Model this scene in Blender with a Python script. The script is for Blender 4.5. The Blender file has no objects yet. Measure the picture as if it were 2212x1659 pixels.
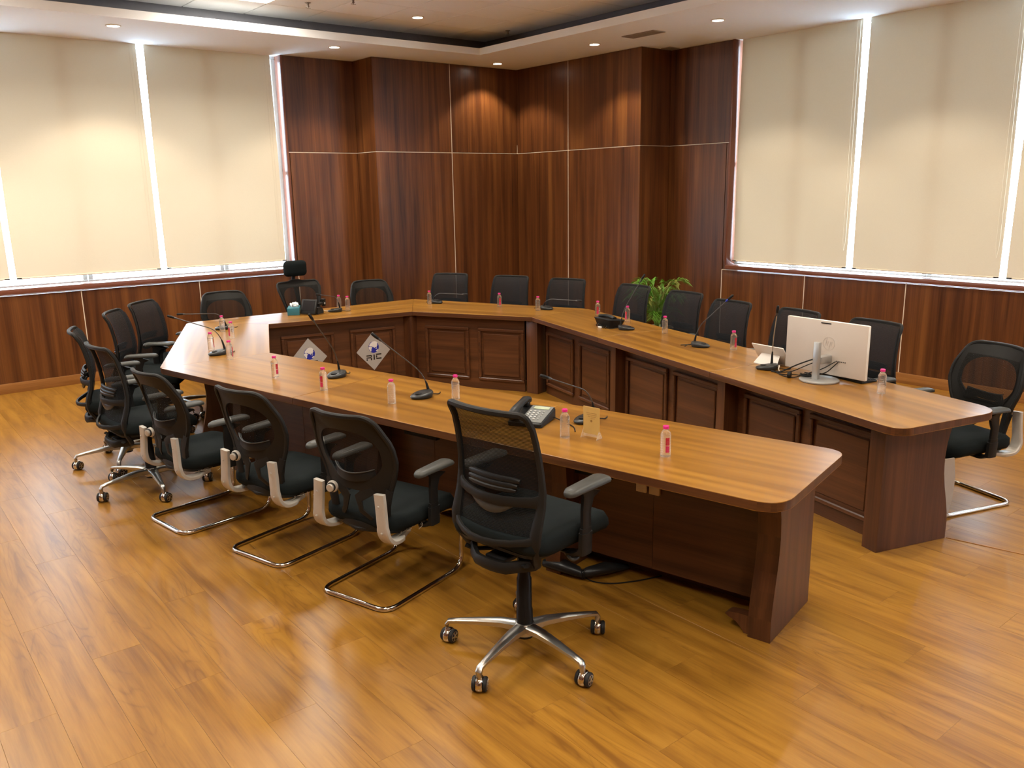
import bpy, bmesh, math, random
from mathutils import Vector, Matrix
random.seed(7)
S = bpy.context.scene
C = S.collection
PI = math.pi
rad = math.radians
# ------------------------------------------------------------------ camera, world, exposure
CAMZ = 1.9
F_PX = 1813.53
RT = Vector((0.779938, -0.625609, -0.017561 + 0.000455))
def _axes():
    yaw, pitch, roll = rad(51.27020479), rad(13.07435139), rad(-1.00616333)
    fw = Vector((math.cos(yaw) * math.cos(pitch), math.sin(yaw) * math.cos(pitch), -math.sin(pitch)))
    rt = Vector((math.sin(yaw), -math.cos(yaw), 0.0))
    up = rt.cross(fw)
    c, s = math.cos(roll), math.sin(roll)
    return c * rt + s * up, -s * rt + c * up, fw
R_, U_, FW = _axes()
cam_d = bpy.data.cameras.new('camera')
cam = bpy.data.objects.new('camera', cam_d)
C.objects.link(cam)
cam.matrix_world = Matrix(((R_.x, U_.x, -FW.x, 0), (R_.y, U_.y, -FW.y, 0), (R_.z, U_.z, -FW.z, CAMZ), (0, 0, 0, 1)))
cam_d.sensor_width = 36.0
cam_d.lens = F_PX / 2212 * 36.0
cam_d.clip_start = 0.05
S.camera = cam
def project(x, y, z):
    v = Vector((x, y, z - CAMZ))
    d = v.dot(FW)
    if d < 0.05: return None
    return 1106 + F_PX * v.dot(R_) / d, 829.5 - F_PX * v.dot(U_) / d, d

w = bpy.data.worlds.new('world'); S.world = w; w.use_nodes = True
bg = w.node_tree.nodes['Background']
bg.inputs[0].default_value = (0.68, 0.82, 1.0, 1)
bg.inputs[1].default_value = 28.0
S.view_settings.view_transform = 'Standard'
S.view_settings.look = 'None'
S.view_settings.gamma = 1
S.view_settings.exposure = 0.0
S.view_settings.use_curve_mapping = False
WARM = (1.0, 0.87, 0.68)
PANELC = (1.0, 0.94, 0.84)
SPOT_W = 88.0
PANEL_W = 30.0

# ------------------------------------------------------------------ materials
MATS = {}
def nmat(name):
    m = bpy.data.materials.new(name); m.use_nodes = True
    nt = m.node_tree
    MATS[name] = m
    return m, nt, nt.nodes['Principled BSDF']
def plain(name, col, rough=0.5, metal=0.0, noise=0.06, spec=0.5, coat=0.0, bump=0.0, bscale=200.0, emit=None, trans=0.0, ior=1.45, sheen=0.0):
    m, nt, b = nmat(name)
    tc = nt.nodes.new('ShaderNodeTexCoord')
    n = nt.nodes.new('ShaderNodeTexNoise'); n.inputs['Scale'].default_value = bscale if bump else 30
    n.inputs['Detail'].default_value = 3
    nt.links.new(tc.outputs['Object'], n.inputs['Vector'])
    mx = nt.nodes.new('ShaderNodeMix'); mx.data_type = 'RGBA'
    c = Vector(col)
    mx.inputs[6].default_value = (*(c * (1 - noise)), 1)
    mx.inputs[7].default_value = (*[min(1, v) for v in (c * (1 + noise))], 1)
    nt.links.new(n.outputs['Fac'], mx.inputs[0])
    nt.links.new(mx.outputs[2], b.inputs['Base Color'])
    b.inputs['Roughness'].default_value = rough
    b.inputs['Metallic'].default_value = metal
    b.inputs['Specular IOR Level'].default_value = spec
    b.inputs['Coat Weight'].default_value = coat
    b.inputs['Transmission Weight'].default_value = trans
    b.inputs['IOR'].default_value = ior
    b.inputs['Sheen Weight'].default_value = sheen
    if bump:
        bp = nt.nodes.new('ShaderNodeBump'); bp.inputs['Strength'].default_value = bump; bp.inputs['Distance'].default_value = 0.001
        nt.links.new(n.outputs['Fac'], bp.inputs['Height']); nt.links.new(bp.outputs[0], b.inputs['Normal'])
    if emit:
        b.inputs['Emission Color'].default_value = (*emit[0], 1); b.inputs['Emission Strength'].default_value = emit[1]
    return m

def wood(name, dark, mid, light, along=1.2, across=26.0, rough=0.35, ring=0.0, varia=0.12, spec=0.5, contrast=1.0, rough_var=0.06, coat=0.0, dist=0.3, big_w=0.25, bump=0.06, fine=0.2, det=4):
    """laminate: UV.x runs along the grain (metres), UV.y across"""
    m, nt, b = nmat(name)
    N, L = nt.nodes, nt.links
    uv = N.new('ShaderNodeUVMap')
    oi = N.new('ShaderNodeObjectInfo')
    gi = N.new('ShaderNodeNewGeometry')
    def math_(op, a, bb=None, c=None):
        n = N.new('ShaderNodeMath'); n.operation = op
        for i, v in enumerate((a, bb, c)):
            if v is None: continue
            if isinstance(v, (int, float)): n.inputs[i].default_value = v
            else: L.new(v, n.inputs[i])
        return n.outputs[0]
    r1 = math_('MULTIPLY', oi.outputs['Random'], 6.3)
    r2 = math_('MULTIPLY', gi.outputs['Random Per Island'], 9.7)
    off = math_('ADD', r1, r2)
    cmb = N.new('ShaderNodeCombineXYZ'); L.new(off, cmb.inputs[0]); L.new(off, cmb.inputs[1]); L.new(off, cmb.inputs[2])
    add = N.new('ShaderNodeVectorMath'); add.operation = 'ADD'
    L.new(uv.outputs[0], add.inputs[0]); L.new(cmb.outputs[0], add.inputs[1])
    def noise(sx, sy, detail, dist=0.0, rg=0.55):
        mp = N.new('ShaderNodeMapping'); mp.inputs['Scale'].default_value = (sx, sy, 1)
        L.new(add.outputs[0], mp.inputs['Vector'])
        n = N.new('ShaderNodeTexNoise'); n.inputs['Scale'].default_value = 1.0
        n.inputs['Detail'].default_value = detail; n.inputs['Distortion'].default_value = dist
        n.inputs['Roughness'].default_value = rg
        L.new(mp.outputs[0], n.inputs['Vector'])
        return n.outputs['Fac']
    a = noise(along, across, det, dist)
    f = noise(along * 3, across * 6, min(3, det))
    big = noise(along * 0.35, across * 0.22, 2, dist)
    v = math_('MULTIPLY_ADD', a, 1.0 - fine - big_w, math_('MULTIPLY', f, fine))
    v = math_('ADD', v, math_('MULTIPLY', big, big_w))
    if ring:
        rn = noise(along * 0.75, across * 0.34, 1.5, 0.3, 0.4)
        fr = math_('FRACT', math_('MULTIPLY', rn, 14.0))
        tri = math_('ABSOLUTE', math_('SUBTRACT', fr, 0.5))      # 0..0.5
        sharp = math_('POWER', math_('MULTIPLY', tri, 2.0), 4.0)
        msk = math_('GREATER_THAN', 0.0, 1.0)
        mk = N.new('ShaderNodeMapRange'); mk.inputs[1].default_value = 0.46; mk.inputs[2].default_value = 0.62
        L.new(noise(along * 0.5, across * 0.16, 1, 0.0), mk.inputs[0])
        v = math_('SUBTRACT', v, math_('MULTIPLY', math_('MULTIPLY', sharp, mk.outputs[0]), ring))
    rp = N.new('ShaderNodeValToRGB')
    e = rp.color_ramp.elements
    k = 0.13 / contrast
    e[0].position = 0.5 - k; e[0].color = (*dark, 1)
    e[1].position = 0.5 + k; e[1].color = (*light, 1)
    me = rp.color_ramp.elements.new(0.5); me.color = (*mid, 1)
    L.new(v, rp.inputs[0])
    hsv = N.new('ShaderNodeHueSaturation')
    L.new(rp.outputs[0], hsv.inputs['Color'])
    rr = math_('FRACT', math_('MULTIPLY', off, 7.37))
    L.new(math_('MULTIPLY_ADD', rr, varia, 1.0 - varia / 2), hsv.inputs['Value'])
    L.new(hsv.outputs[0], b.inputs['Base Color'])
    L.new(math_('MULTIPLY_ADD', f, rough_var, rough - rough_var / 2), b.inputs['Roughness'])
    b.inputs['Specular IOR Level'].default_value = spec
    b.inputs['Coat Weight'].default_value = coat
    bp = N.new('ShaderNodeBump'); bp.inputs['Strength'].default_value = bump; bp.inputs['Distance'].default_value = 0.001
    if bump:
        L.new(f, bp.inputs['Height']); L.new(bp.outputs[0], b.inputs['Normal'])
    return m

M_floor = wood('floor_laminate', (0.185, 0.076, 0.010), (0.290, 0.132, 0.016), (0.36, 0.176, 0.024), along=1.7, across=20, rough=0.31, rough_var=0.04, spec=0.5, ring=0.11, varia=0.07, contrast=0.8, big_w=0.10)
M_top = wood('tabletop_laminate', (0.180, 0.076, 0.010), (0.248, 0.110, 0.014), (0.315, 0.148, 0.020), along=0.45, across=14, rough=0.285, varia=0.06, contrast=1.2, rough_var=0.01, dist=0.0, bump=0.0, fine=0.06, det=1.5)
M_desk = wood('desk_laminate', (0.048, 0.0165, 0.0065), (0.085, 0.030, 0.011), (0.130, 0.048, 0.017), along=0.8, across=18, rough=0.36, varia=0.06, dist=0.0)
M_wall = wood('wall_laminate', (0.036, 0.0105, 0.0040), (0.118, 0.039, 0.0105), (0.210, 0.080, 0.020), along=0.45, across=12, rough=0.31, rough_var=0.04, varia=0.08, contrast=0.8)
M_base = wood('skirting_laminate', (0.22, 0.085, 0.018), (0.30, 0.125, 0.03), (0.36, 0.16, 0.045), rough=0.35)
M_strip = plain('inlay_strip', (0.75, 0.66, 0.52), 0.35)
M_ceil = plain('ceiling_paint', (0.86, 0.88, 0.89), 0.85, noise=0.015)
M_tile = plain('ceiling_tile_board', (0.87, 0.88, 0.88), 0.9, noise=0.03, bump=0.3, bscale=90)
M_grid = plain('ceiling_tile_grid', (0.40, 0.34, 0.27), 0.7)
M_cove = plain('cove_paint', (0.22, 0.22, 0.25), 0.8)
M_paint = plain('cream_wall_paint', (0.70, 0.62, 0.50), 0.8, noise=0.02)
M_black = plain('black_plastic', (0.012, 0.012, 0.012), 0.42, spec=0.25)
M_frame = plain('chair_frame_plastic', (0.014, 0.0135, 0.0125), 0.5, spec=0.22, bump=0.2, bscale=900)
M_fabric = plain('black_seat_fabric', (0.009, 0.012, 0.0125), 0.9, noise=0.35, bump=0.6, bscale=900, spec=0.12)
M_pad = plain('armrest_rubber', (0.048, 0.049, 0.045), 0.40, spec=0.35)
M_silver = plain('silver_plastic', (0.50, 0.47, 0.42), 0.38, metal=0.25)
M_chrome = plain('chrome', (0.72, 0.70, 0.66), 0.12, metal=1.0, noise=0.02)
M_alu = plain('polished_aluminium', (0.55, 0.54, 0.51), 0.33, metal=1.0, noise=0.04)
M_rubber = plain('black_rubber', (0.012, 0.012, 0.012), 0.6)
M_fray = plain('frayed_lining', (0.55, 0.50, 0.42), 0.9)
M_white = plain('white_plastic', (0.72, 0.68, 0.62), 0.4, noise=0.02)
M_screen = plain('dark_screen', (0.01, 0.01, 0.012), 0.12)
M_micb = plain('mic_base_plastic', (0.025, 0.026, 0.026), 0.30, spec=0.35)
M_micg = plain('gooseneck_metal', (0.10, 0.10, 0.10), 0.35, metal=0.7)
M_blue = plain('blue_ring', (0.03, 0.06, 0.5), 0.4)
M_pink = plain('pink_cap', (0.62, 0.022, 0.20), 0.4, noise=0.03)
M_red = plain('red_label', (0.42, 0.012, 0.03), 0.45)
M_red2 = plain('pink_label', (0.52, 0.03, 0.10), 0.45)
M_pale = plain('label_print', (0.62, 0.18, 0.18), 0.5)
M_teal = plain('teal_card', (0.035, 0.17, 0.22), 0.35)
M_tealside = plain('teal_card_side', (0.12, 0.42, 0.40), 0.35)
M_tissue = plain('tissue', (0.85, 0.85, 0.85), 0.9)
M_lcd = plain('lcd_glass', (0.42, 0.48, 0.34), 0.3)
M_key = plain('grey_key', (0.55, 0.56, 0.55), 0.35)
M_phonef = plain('phone_face', (0.16, 0.17, 0.17), 0.3)
M_cream = plain('cream_plate', (0.62, 0.50, 0.32), 0.45)
M_grey = plain('brushed_sign_plate', (0.40, 0.38, 0.36), 0.4, noise=0.02)
M_gblue = plain('print_blue', (0.012, 0.018, 0.30), 0.5)
M_gwhite = plain('print_white', (0.72, 0.70, 0.68), 0.5)
M_gblack = plain('print_black', (0.008, 0.007, 0.007), 0.45)
M_amber = plain('amber_card', (0.55, 0.36, 0.11), 0.5)
M_ink = plain('printed_ink', (0.26, 0.15, 0.04), 0.6)
M_cable_w = plain('white_cable', (0.65, 0.58, 0.48), 0.5)
M_monitor = plain('warm_silver_shell', (0.56, 0.49, 0.42), 0.5, noise=0.02)
M_mon_edge = plain('white_shell_edge', (0.80, 0.78, 0.70), 0.4)
M_mon_logo = plain('embossed_badge', (0.60, 0.54, 0.47), 0.3, metal=0.4)
M_standm = plain('stand_metal', (0.42, 0.42, 0.41), 0.35, metal=0.6)
M_winframe = plain('aluminium_frame', (0.55, 0.58, 0.60), 0.4, metal=0.5)
M_leaf = plain('palm_leaf', (0.11, 0.30, 0.025), 0.45, noise=0.35)
M_leaf2 = plain('palm_leaf_old', (0.20, 0.22, 0.04), 0.5, noise=0.3)
M_stem = plain('palm_stem', (0.13, 0.19, 0.04), 0.5)
M_pot = plain('white_pot', (0.72, 0.66, 0.54), 0.4)
M_soil = plain('potting_soil', (0.03, 0.02, 0.012), 0.95, noise=0.4)
M_vent = plain('vent_metal', (0.30, 0.25, 0.20), 0.5)
M_bag = plain('black_bag_vinyl', (0.012, 0.012, 0.012), 0.35)
M_lamp = plain('lamp_diffuser', (0.9, 0.88, 0.8), 0.5, emit=((1.0, 0.93, 0.80), 26.0))
M_lampring = plain('lamp_ring', (0.8, 0.75, 0.66), 0.4)
M_sprink = plain('sprinkler_metal', (0.25, 0.22, 0.19), 0.4, metal=0.6)
M_jamb = plain('glossy_jamb_laminate', (0.17, 0.060, 0.035), 0.28, noise=0.10)
M_bracket = plain('blind_bracket', (0.05, 0.045, 0.04), 0.5)

def mesh_mat(name, col, alpha):
    m, nt, b = nmat(name)
    N, L = nt.nodes, nt.links
    b.inputs['Base Color'].default_value = (*col, 1); b.inputs['Roughness'].default_value = 0.8; b.inputs['Specular IOR Level'].default_value = 0.15
    tr = N.new('ShaderNodeBsdfTransparent')
    mx = N.new('ShaderNodeMixShader')
    uv = N.new('ShaderNodeTexCoord')
    wv = N.new('ShaderNodeTexWave'); wv.bands_direction = 'Z'; wv.inputs['Scale'].default_value = 55.0
    L.new(uv.outputs['Object'], wv.inputs['Vector'])
    mr = N.new('ShaderNodeMapRange'); mr.inputs[3].default_value = max(0, alpha - 0.14); mr.inputs[4].default_value = alpha + 0.14
    L.new(wv.outputs['Fac'], mr.inputs[0])
    L.new(mr.outputs[0], mx.inputs[0])
    L.new(tr.outputs[0], mx.inputs[2]); L.new(b.outputs[0], mx.inputs[1])
    L.new(mx.outputs[0], N['Material Output'].inputs['Surface'])
    return m
M_mesh = mesh_mat('chair_mesh', (0.010, 0.010, 0.010), 0.15)
M_mesh_dense = mesh_mat('chair_mesh_dense', (0.016, 0.017, 0.019), 0.05)
M_mesh_thin = mesh_mat('chair_mesh_thin', (0.014, 0.013, 0.012), 0.34)

def blind_mat():
    m, nt, b = nmat('roller_blind_fabric')
    N, L = nt.nodes, nt.links
    b.inputs['Base Color'].default_value = (0.70, 0.60, 0.42, 1); b.inputs['Roughness'].default_value = 0.9
    b.inputs['Specular IOR Level'].default_value = 0.1
    tc = N.new('ShaderNodeTexCoord')
    n = N.new('ShaderNodeTexNoise'); n.inputs['Scale'].default_value = 350; n.inputs['Detail'].default_value = 2
    mp = N.new('ShaderNodeMapping'); mp.inputs['Scale'].default_value = (0.25, 0.25, 1.0)
    L.new(tc.outputs['Object'], mp.inputs[0]); L.new(mp.outputs[0], n.inputs['Vector'])
    cr = N.new('ShaderNodeMix'); cr.data_type = 'RGBA'
    cr.inputs[6].default_value = (0.68, 0.62, 0.50, 1); cr.inputs[7].default_value = (0.74, 0.68, 0.55, 1)
    L.new(n.outputs['Fac'], cr.inputs[0]); L.new(cr.outputs[2], b.inputs['Base Color'])
    tl = N.new('ShaderNodeBsdfTranslucent'); tl.inputs[0].default_value = (0.80, 0.62, 0.38, 1)
    mx = N.new('ShaderNodeMixShader'); mx.inputs[0].default_value = 0.009
    L.new(b.outputs[0], mx.inputs[1]); L.new(tl.outputs[0], mx.inputs[2])
    L.new(mx.outputs[0], N['Material Output'].inputs['Surface'])
    return m
M_blind = blind_mat()
def glass_mat():
    m, nt, b = nmat('window_glass')
    N, L = nt.nodes, nt.links
    tr = N.new('ShaderNodeBsdfTransparent'); tr.inputs[0].default_value = (0.92, 0.96, 0.97, 1)
    gl = N.new('ShaderNodeBsdfGlossy'); gl.inputs['Roughness'].default_value = 0.02
    mx = N.new('ShaderNodeMixShader'); mx.inputs[0].default_value = 0.06
    L.new(tr.outputs[0], mx.inputs[1]); L.new(gl.outputs[0], mx.inputs[2])
    L.new(mx.outputs[0], N['Material Output'].inputs['Surface'])
    return m
M_glass = glass_mat()
def water_mat():
    m, nt, b = nmat('clear_bottle')
    N, L = nt.nodes, nt.links
    b.inputs['Base Color'].default_value = (0.97, 0.97, 0.97, 1)
    b.inputs['Roughness'].default_value = 0.03
    b.inputs['Transmission Weight'].default_value = 1.0
    b.inputs['IOR'].default_value = 1.30
    tr = N.new('ShaderNodeBsdfTransparent'); tr.inputs[0].default_value = (0.98, 0.96, 0.93, 1)
    df = N.new('ShaderNodeBsdfTranslucent'); df.inputs[0].default_value = (0.95, 0.92, 0.88, 1)
    m1 = N.new('ShaderNodeMixShader'); m1.inputs[0].default_value = 0.30
    m2 = N.new('ShaderNodeMixShader'); m2.inputs[0].default_value = 0.12
    L.new(b.outputs[0], m1.inputs[1]); L.new(tr.outputs[0], m1.inputs[2])
    L.new(m1.outputs[0], m2.inputs[1]); L.new(df.outputs[0], m2.inputs[2])
    L.new(m2.outputs[0], N['Material Output'].inputs['Surface'])
    return m
M_water = water_mat()
def acrylic_mat():
    m, nt, b = nmat('clear_acrylic')
    b.inputs['Base Color'].default_value = (0.95, 0.90, 0.78, 1); b.inputs['Roughness'].default_value = 0.05
    N, L = nt.nodes, nt.links
    tr = N.new('ShaderNodeBsdfTransparent'); tr.inputs[0].default_value = (0.93, 0.86, 0.70, 1)
    m1 = N.new('ShaderNodeMixShader'); m1.inputs[0].default_value = 0.75
    L.new(b.outputs[0], m1.inputs[1]); L.new(tr.outputs[0], m1.inputs[2])
    L.new(m1.outputs[0], N['Material Output'].inputs['Surface'])
    return m
M_acry = acrylic_mat()

# ------------------------------------------------------------------ object helpers
def tag(o, label=None, cat=None, group=None, kind=None):
    if label: o['label'] = label
    if cat: o['category'] = cat
    if group: o['group'] = group
    if kind: o['kind'] = kind
    return o
def empty(name, label, cat, loc=(0, 0, 0), rz=0.0, group=None):
    o = bpy.data.objects.new(name, None); C.objects.link(o)
    o.location = loc; o.rotation_euler = (0, 0, rz); o.empty_display_size = 0.1
    return tag(o, label, cat, group)
def mk(name, bm, mats, parent=None, smooth=40, grain=None, loc=None, rz=None, calc=True):
    if calc: bmesh.ops.recalc_face_normals(bm, faces=bm.faces[:])
    me = bpy.data.meshes.new(name)
    if grain is not None:
        g0 = Vector(grain).normalized()
        uvl = bm.loops.layers.uv.new('UVMap')
        for f in bm.faces:
            n = f.normal
            g = g0
            if abs(n.dot(g0)) > 0.9:
                g = Vector((0, 0, 1)) if abs(g0.z) < 0.5 else Vector((1, 0, 0))
                if abs(n.dot(g)) > 0.9: g = Vector((0, 1, 0))
            g = (g - n * n.dot(g)).normalized()
            t = n.cross(g)
            for l in f.loops:
                l[uvl].uv = (l.vert.co.dot(g), l.vert.co.dot(t))
    bm.to_mesh(me); bm.free()
    for m in (mats if isinstance(mats, (list, tuple)) else [mats]): me.materials.append(m)
    if smooth:
        me.shade_smooth()
        me.set_sharp_from_angle(angle=rad(smooth))
    o = bpy.data.objects.new(name, me); C.objects.link(o)
    if parent: o.parent = parent
    if loc is not None: o.location = loc
    if rz is not None: o.rotation_euler = (0, 0, rz)
    return o
def kids(o): return [c for c in bpy.data.objects if c.parent == o]
CH = {}
def copy_tree(o, parent=None):
    if not CH:
        pass
    c = o.copy(); C.objects.link(c)
    if parent: c.parent = parent
    for ch in CH_of(o): copy_tree(ch, c)
    return c
_cache = {}
def CH_of(o):
    if o.name not in _cache: _cache[o.name] = list(o.children)
    return _cache[o.name]

def NB(): return bmesh.new()
def setmat(fs, mi):
    for f in fs: f.material_index = mi
def box(bm, c, s, rz=0.0, bev=0.0, mi=0, seg=2, M=None):
    r = bmesh.ops.create_cube(bm, size=1.0)
    vs = r['verts']
    bmesh.ops.scale(bm, vec=s, verts=vs)
    fs = list({f for v in vs for f in v.link_faces})
    if bev > 0:
        es = list({e for v in vs for e in v.link_edges})
        rr = bmesh.ops.bevel(bm, geom=vs + es, offset=bev, segments=seg, affect='EDGES', profile=0.5)
        vs = list(set(rr['verts']) | {v for f in rr['faces'] for v in f.verts} | {v for v in vs if v.is_valid})
        # flood to whole island
        st = list(vs); seen = set(vs)
        while st:
            v = st.pop()
            for e in v.link_edges:
                o = e.other_vert(v)
                if o not in seen: seen.add(o); st.append(o)
        vs = list(seen)
        fs = list({f for v in vs for f in v.link_faces})
    T = Matrix.Translation(c) @ Matrix.Rotation(rz, 4, 'Z')
    if M is not None: T = M @ T
    bmesh.ops.transform(bm, matrix=T, verts=vs)
    setmat(fs, mi)
    return vs
def prism(bm, poly, z0, z1, mi=0, bev=0.0, mi_top=None):
    vb = [bm.verts.new((p[0], p[1], z0)) for p in poly]
    vt = [bm.verts.new((p[0], p[1], z1)) for p in poly]
    n = len(poly)
    fs = [bm.faces.new(vb[::-1]), bm.faces.new(vt)]
    for i in range(n): fs.append(bm.faces.new((vb[i], vb[(i + 1) % n], vt[(i + 1) % n], vt[i])))
    setmat(fs, mi)
    if mi_top is not None: fs[1].material_index = mi_top
    if bev > 0:
        es = list(fs[1].edges) + list(fs[0].edges)
        bmesh.ops.bevel(bm, geom=es, offset=bev, segments=2, affect='EDGES', profile=0.5)
    return vb + vt
def loft(bm, rings, mi=0, cap=True, close=False):
    """rings: list of lists of coordinates (same count, closed loops)"""
    R = [[bm.verts.new(p) for p in r] for r in rings]
    n = len(R[0]); fs = []
    m = len(R)
    for i in range(m if close else m - 1):
        a, b_ = R[i], R[(i + 1) % m]
        for j in range(n):
            fs.append(bm.faces.new((a[j], a[(j + 1) % n], b_[(j + 1) % n], b_[j])))
    if cap and not close:
        fs.append(bm.faces.new(R[0][::-1])); fs.append(bm.faces.new(R[-1]))
    setmat(fs, mi)
    return [v for r in R for v in r]
def lathe(bm, prof, n=20, c=(0, 0, 0), mi=0, M=None, cap=True):
    rings = []
    for r, z in prof:
        rings.append([Vector((c[0] + r * math.cos(2 * PI * k / n), c[1] + r * math.sin(2 * PI * k / n), c[2] + z)) for k in range(n)])
    if M is not None: rings = [[M @ p for p in r] for r in rings]
    return loft(bm, rings, mi, cap)
def sweep(bm, path, a, b=None, ref=(0, -1, 0), n=8, closed=False, mi=0, sq=1.0, cap=True):
    """sweep a (super)elliptic section: half width a along side, b along ref normal"""
    P = [Vector(p) for p in path]
    m = len(P)
    if b is None: b = a
    ref = Vector(ref)
    rings = []
    for i, p in enumerate(P):
        if closed: t = (P[(i + 1) % m] - P[i - 1])
        else: t = (P[min(i + 1, m - 1)] - P[max(i - 1, 0)])
        t.normalize()
        N_ = ref - t * ref.dot(t)
        if N_.length < 1e-3: N_ = Vector((0, 0, 1)) - t * t.z
        if N_.length < 1e-3: N_ = Vector((1, 0, 0)) - t * t.x
        N_.normalize(); Sd = t.cross(N_)
        aa = a[i] if isinstance(a, (list, tuple)) else a
        bb = b[i] if isinstance(b, (list, tuple)) else b
        ring = []
        for k in range(n):
            th = 2 * PI * (k + 0.5) / n
            ct, st_ = math.cos(th), math.sin(th)
            ct = math.copysign(abs(ct) ** sq, ct); st_ = math.copysign(abs(st_) ** sq, st_)
            ring.append(p + Sd * (aa * ct) + N_ * (bb * st_))
        rings.append(ring)
    return loft(bm, rings, mi, cap, closed)
def arc_path(pts, r=0.05, n=5, closed=False):
    """round the corners of a polyline"""
    P = [Vector(p) for p in pts]; out = []; m = len(P)
    for i in range(m):
        if not closed and i in (0, m - 1): out.append(P[i]); continue
        p, q, s = P[i - 1], P[i], P[(i + 1) % m]
        d1, d2 = (p - q), (s - q)
        rr = min(r[i] if isinstance(r, (list, tuple)) else r, d1.length * 0.49, d2.length * 0.49)
        a = q + d1.normalized() * rr; b = q + d2.normalized() * rr
        for k in range(n + 1):
            t = k / n
            out.append(a * (1 - t) ** 2 + q * 2 * t * (1 - t) + b * t * t)
    return out
def rrect(w, d, r, n=4, cx=0, cy=0):
    o = []
    for sx, sy, a0 in ((1, 1, 0), (-1, 1, 90), (-1, -1, 180), (1, -1, 270)):
        for k in range(n + 1):
            a = rad(a0 + 90 * k / n)
            o.append((cx + sx * (w / 2 - r) + r * math.cos(a), cy + sy * (d / 2 - r) + r * math.sin(a)))
    return o
def slab(bm, w, d, r, levels, fn=None, mi=0, M=None, n=4):
    rings = []
    for ins, z in levels:
        rings.append([Vector((p[0], p[1], z)) for p in rrect(w - 2 * ins, d - 2 * ins, max(0.002, r - ins * 0.6), n)])
    if fn: rings = [[Vector(fn(p)) for p in r_] for r_ in rings]
    if M is not None: rings = [[M @ p for p in r_] for r_ in rings]
    return loft(bm, rings, mi)
def interp(x, xs, ys):
    if x <= xs[0]: return ys[0]
    for i in range(1, len(xs)):
        if x <= xs[i]:
            t = (x - xs[i - 1]) / (xs[i] - xs[i - 1])
            return ys[i - 1] + t * (ys[i] - ys[i - 1])
    return ys[-1]
def V2(a, b): return Vector((b[0] - a[0], b[1] - a[1]))

# ------------------------------------------------------------------ room
YL, XR = 9.5, 7.92          # window wall planes
YC, XC = 9.05, 7.42         # projecting corner cladding
X0, Y0 = -3.3, -3.2         # walls behind the camera
ZC, ZLIP, ZT = 3.425, 3.50, 3.66
ZJ, ZS = 2.36, 0.965
def wall_obj(name):
    return name
# floor: screed + planks
bm = NB(); box(bm, ((X0 + XR + 0.3) / 2, (Y0 + YL + 0.3) / 2, -0.06), (XR - X0 + 0.7, YL - Y0 + 0.7, 0.10))
floor = mk('floor', bm, M_floor, grain=(0, 1, 0), smooth=0)
tag(floor, kind='structure')
PW, PL = 0.195, 1.215
planks = []
nx = int((XR - X0) / PW) + 1
for i in range(nx):
    x0 = X0 + i * PW
    oy = ((i * 0.37) % 1.0) * PL
    y = Y0 - oy
    while y < YL:
        a, b_ = max(y, Y0), min(y + PL, YL)
        x1 = min(x0 + PW, XR)
        if b_ - a > 0.03 and x1 - x0 > 0.02:
            planks.append((x0, x1, a, b_))
        y += PL
def plank_mesh(bm, x0, x1, a, b_):
    g = 0.0003
    z0, z1 = -0.009, 0.0
    c = 0.0004
    lo = [(x0 + g, a + g), (x1 - g, a + g), (x1 - g, b_ - g), (x0 + g, b_ - g)]
    hi = [(x0 + g + c, a + g + c), (x1 - g - c, a + g + c), (x1 - g - c, b_ - g - c), (x0 + g + c, b_ - g - c)]
    loft(bm, [[Vector((*p, z0)) for p in lo], [Vector((*p, z1 - c)) for p in lo], [Vector((*p, z1)) for p in hi]])
full = []; rest = []
for p in planks:
    cx_, cy_ = (p[0] + p[1]) / 2, (p[2] + p[3]) / 2
    q = project(cx_, cy_, 0)
    isfull = abs(p[3] - p[2] - PL) < 1e-4 and abs(p[1] - p[0] - PW) < 1e-4
    vis = q and -150 < q[0] < 2362 and 300 < q[1] < 2000
    if isfull and vis: full.append((q[2], p))
    else: rest.append(p)
full.sort(key=lambda t: t[0])
rest += [p for _, p in full[290:]]
full = [p for _, p in full[:290]]
bm = NB(); plank_mesh(bm, -PW / 2, PW / 2, -PL / 2, PL / 2)
pk = mk('plank', bm, M_floor, floor, smooth=0, grain=(0, 1, 0))
for i, p in enumerate(full):
    o = pk if i == 0 else pk.copy()
    if i: C.objects.link(o)
    o.location = ((p[0] + p[1]) / 2, (p[2] + p[3]) / 2, 0)
bm = NB()
for p in rest: plank_mesh(bm, *p)
o = mk('plank_field', bm, M_floor, floor, smooth=0, grain=(0, 1, 0)); tag(o, kind='stuff')
# metal floor joint strip at the right
bm = NB(); sweep(bm, [(4.52, 1.86, 0.0015), (4.60, 1.50, 0.0015), (4.78, 0.75, 0.0015), (5.0, -0.2, 0.0015)], 0.007, 0.002, ref=(0, 0, 1), n=6)
o = mk('trim_1', bm, M_base, grain=(0, 1, 0)); tag(o, kind='structure')

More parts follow.
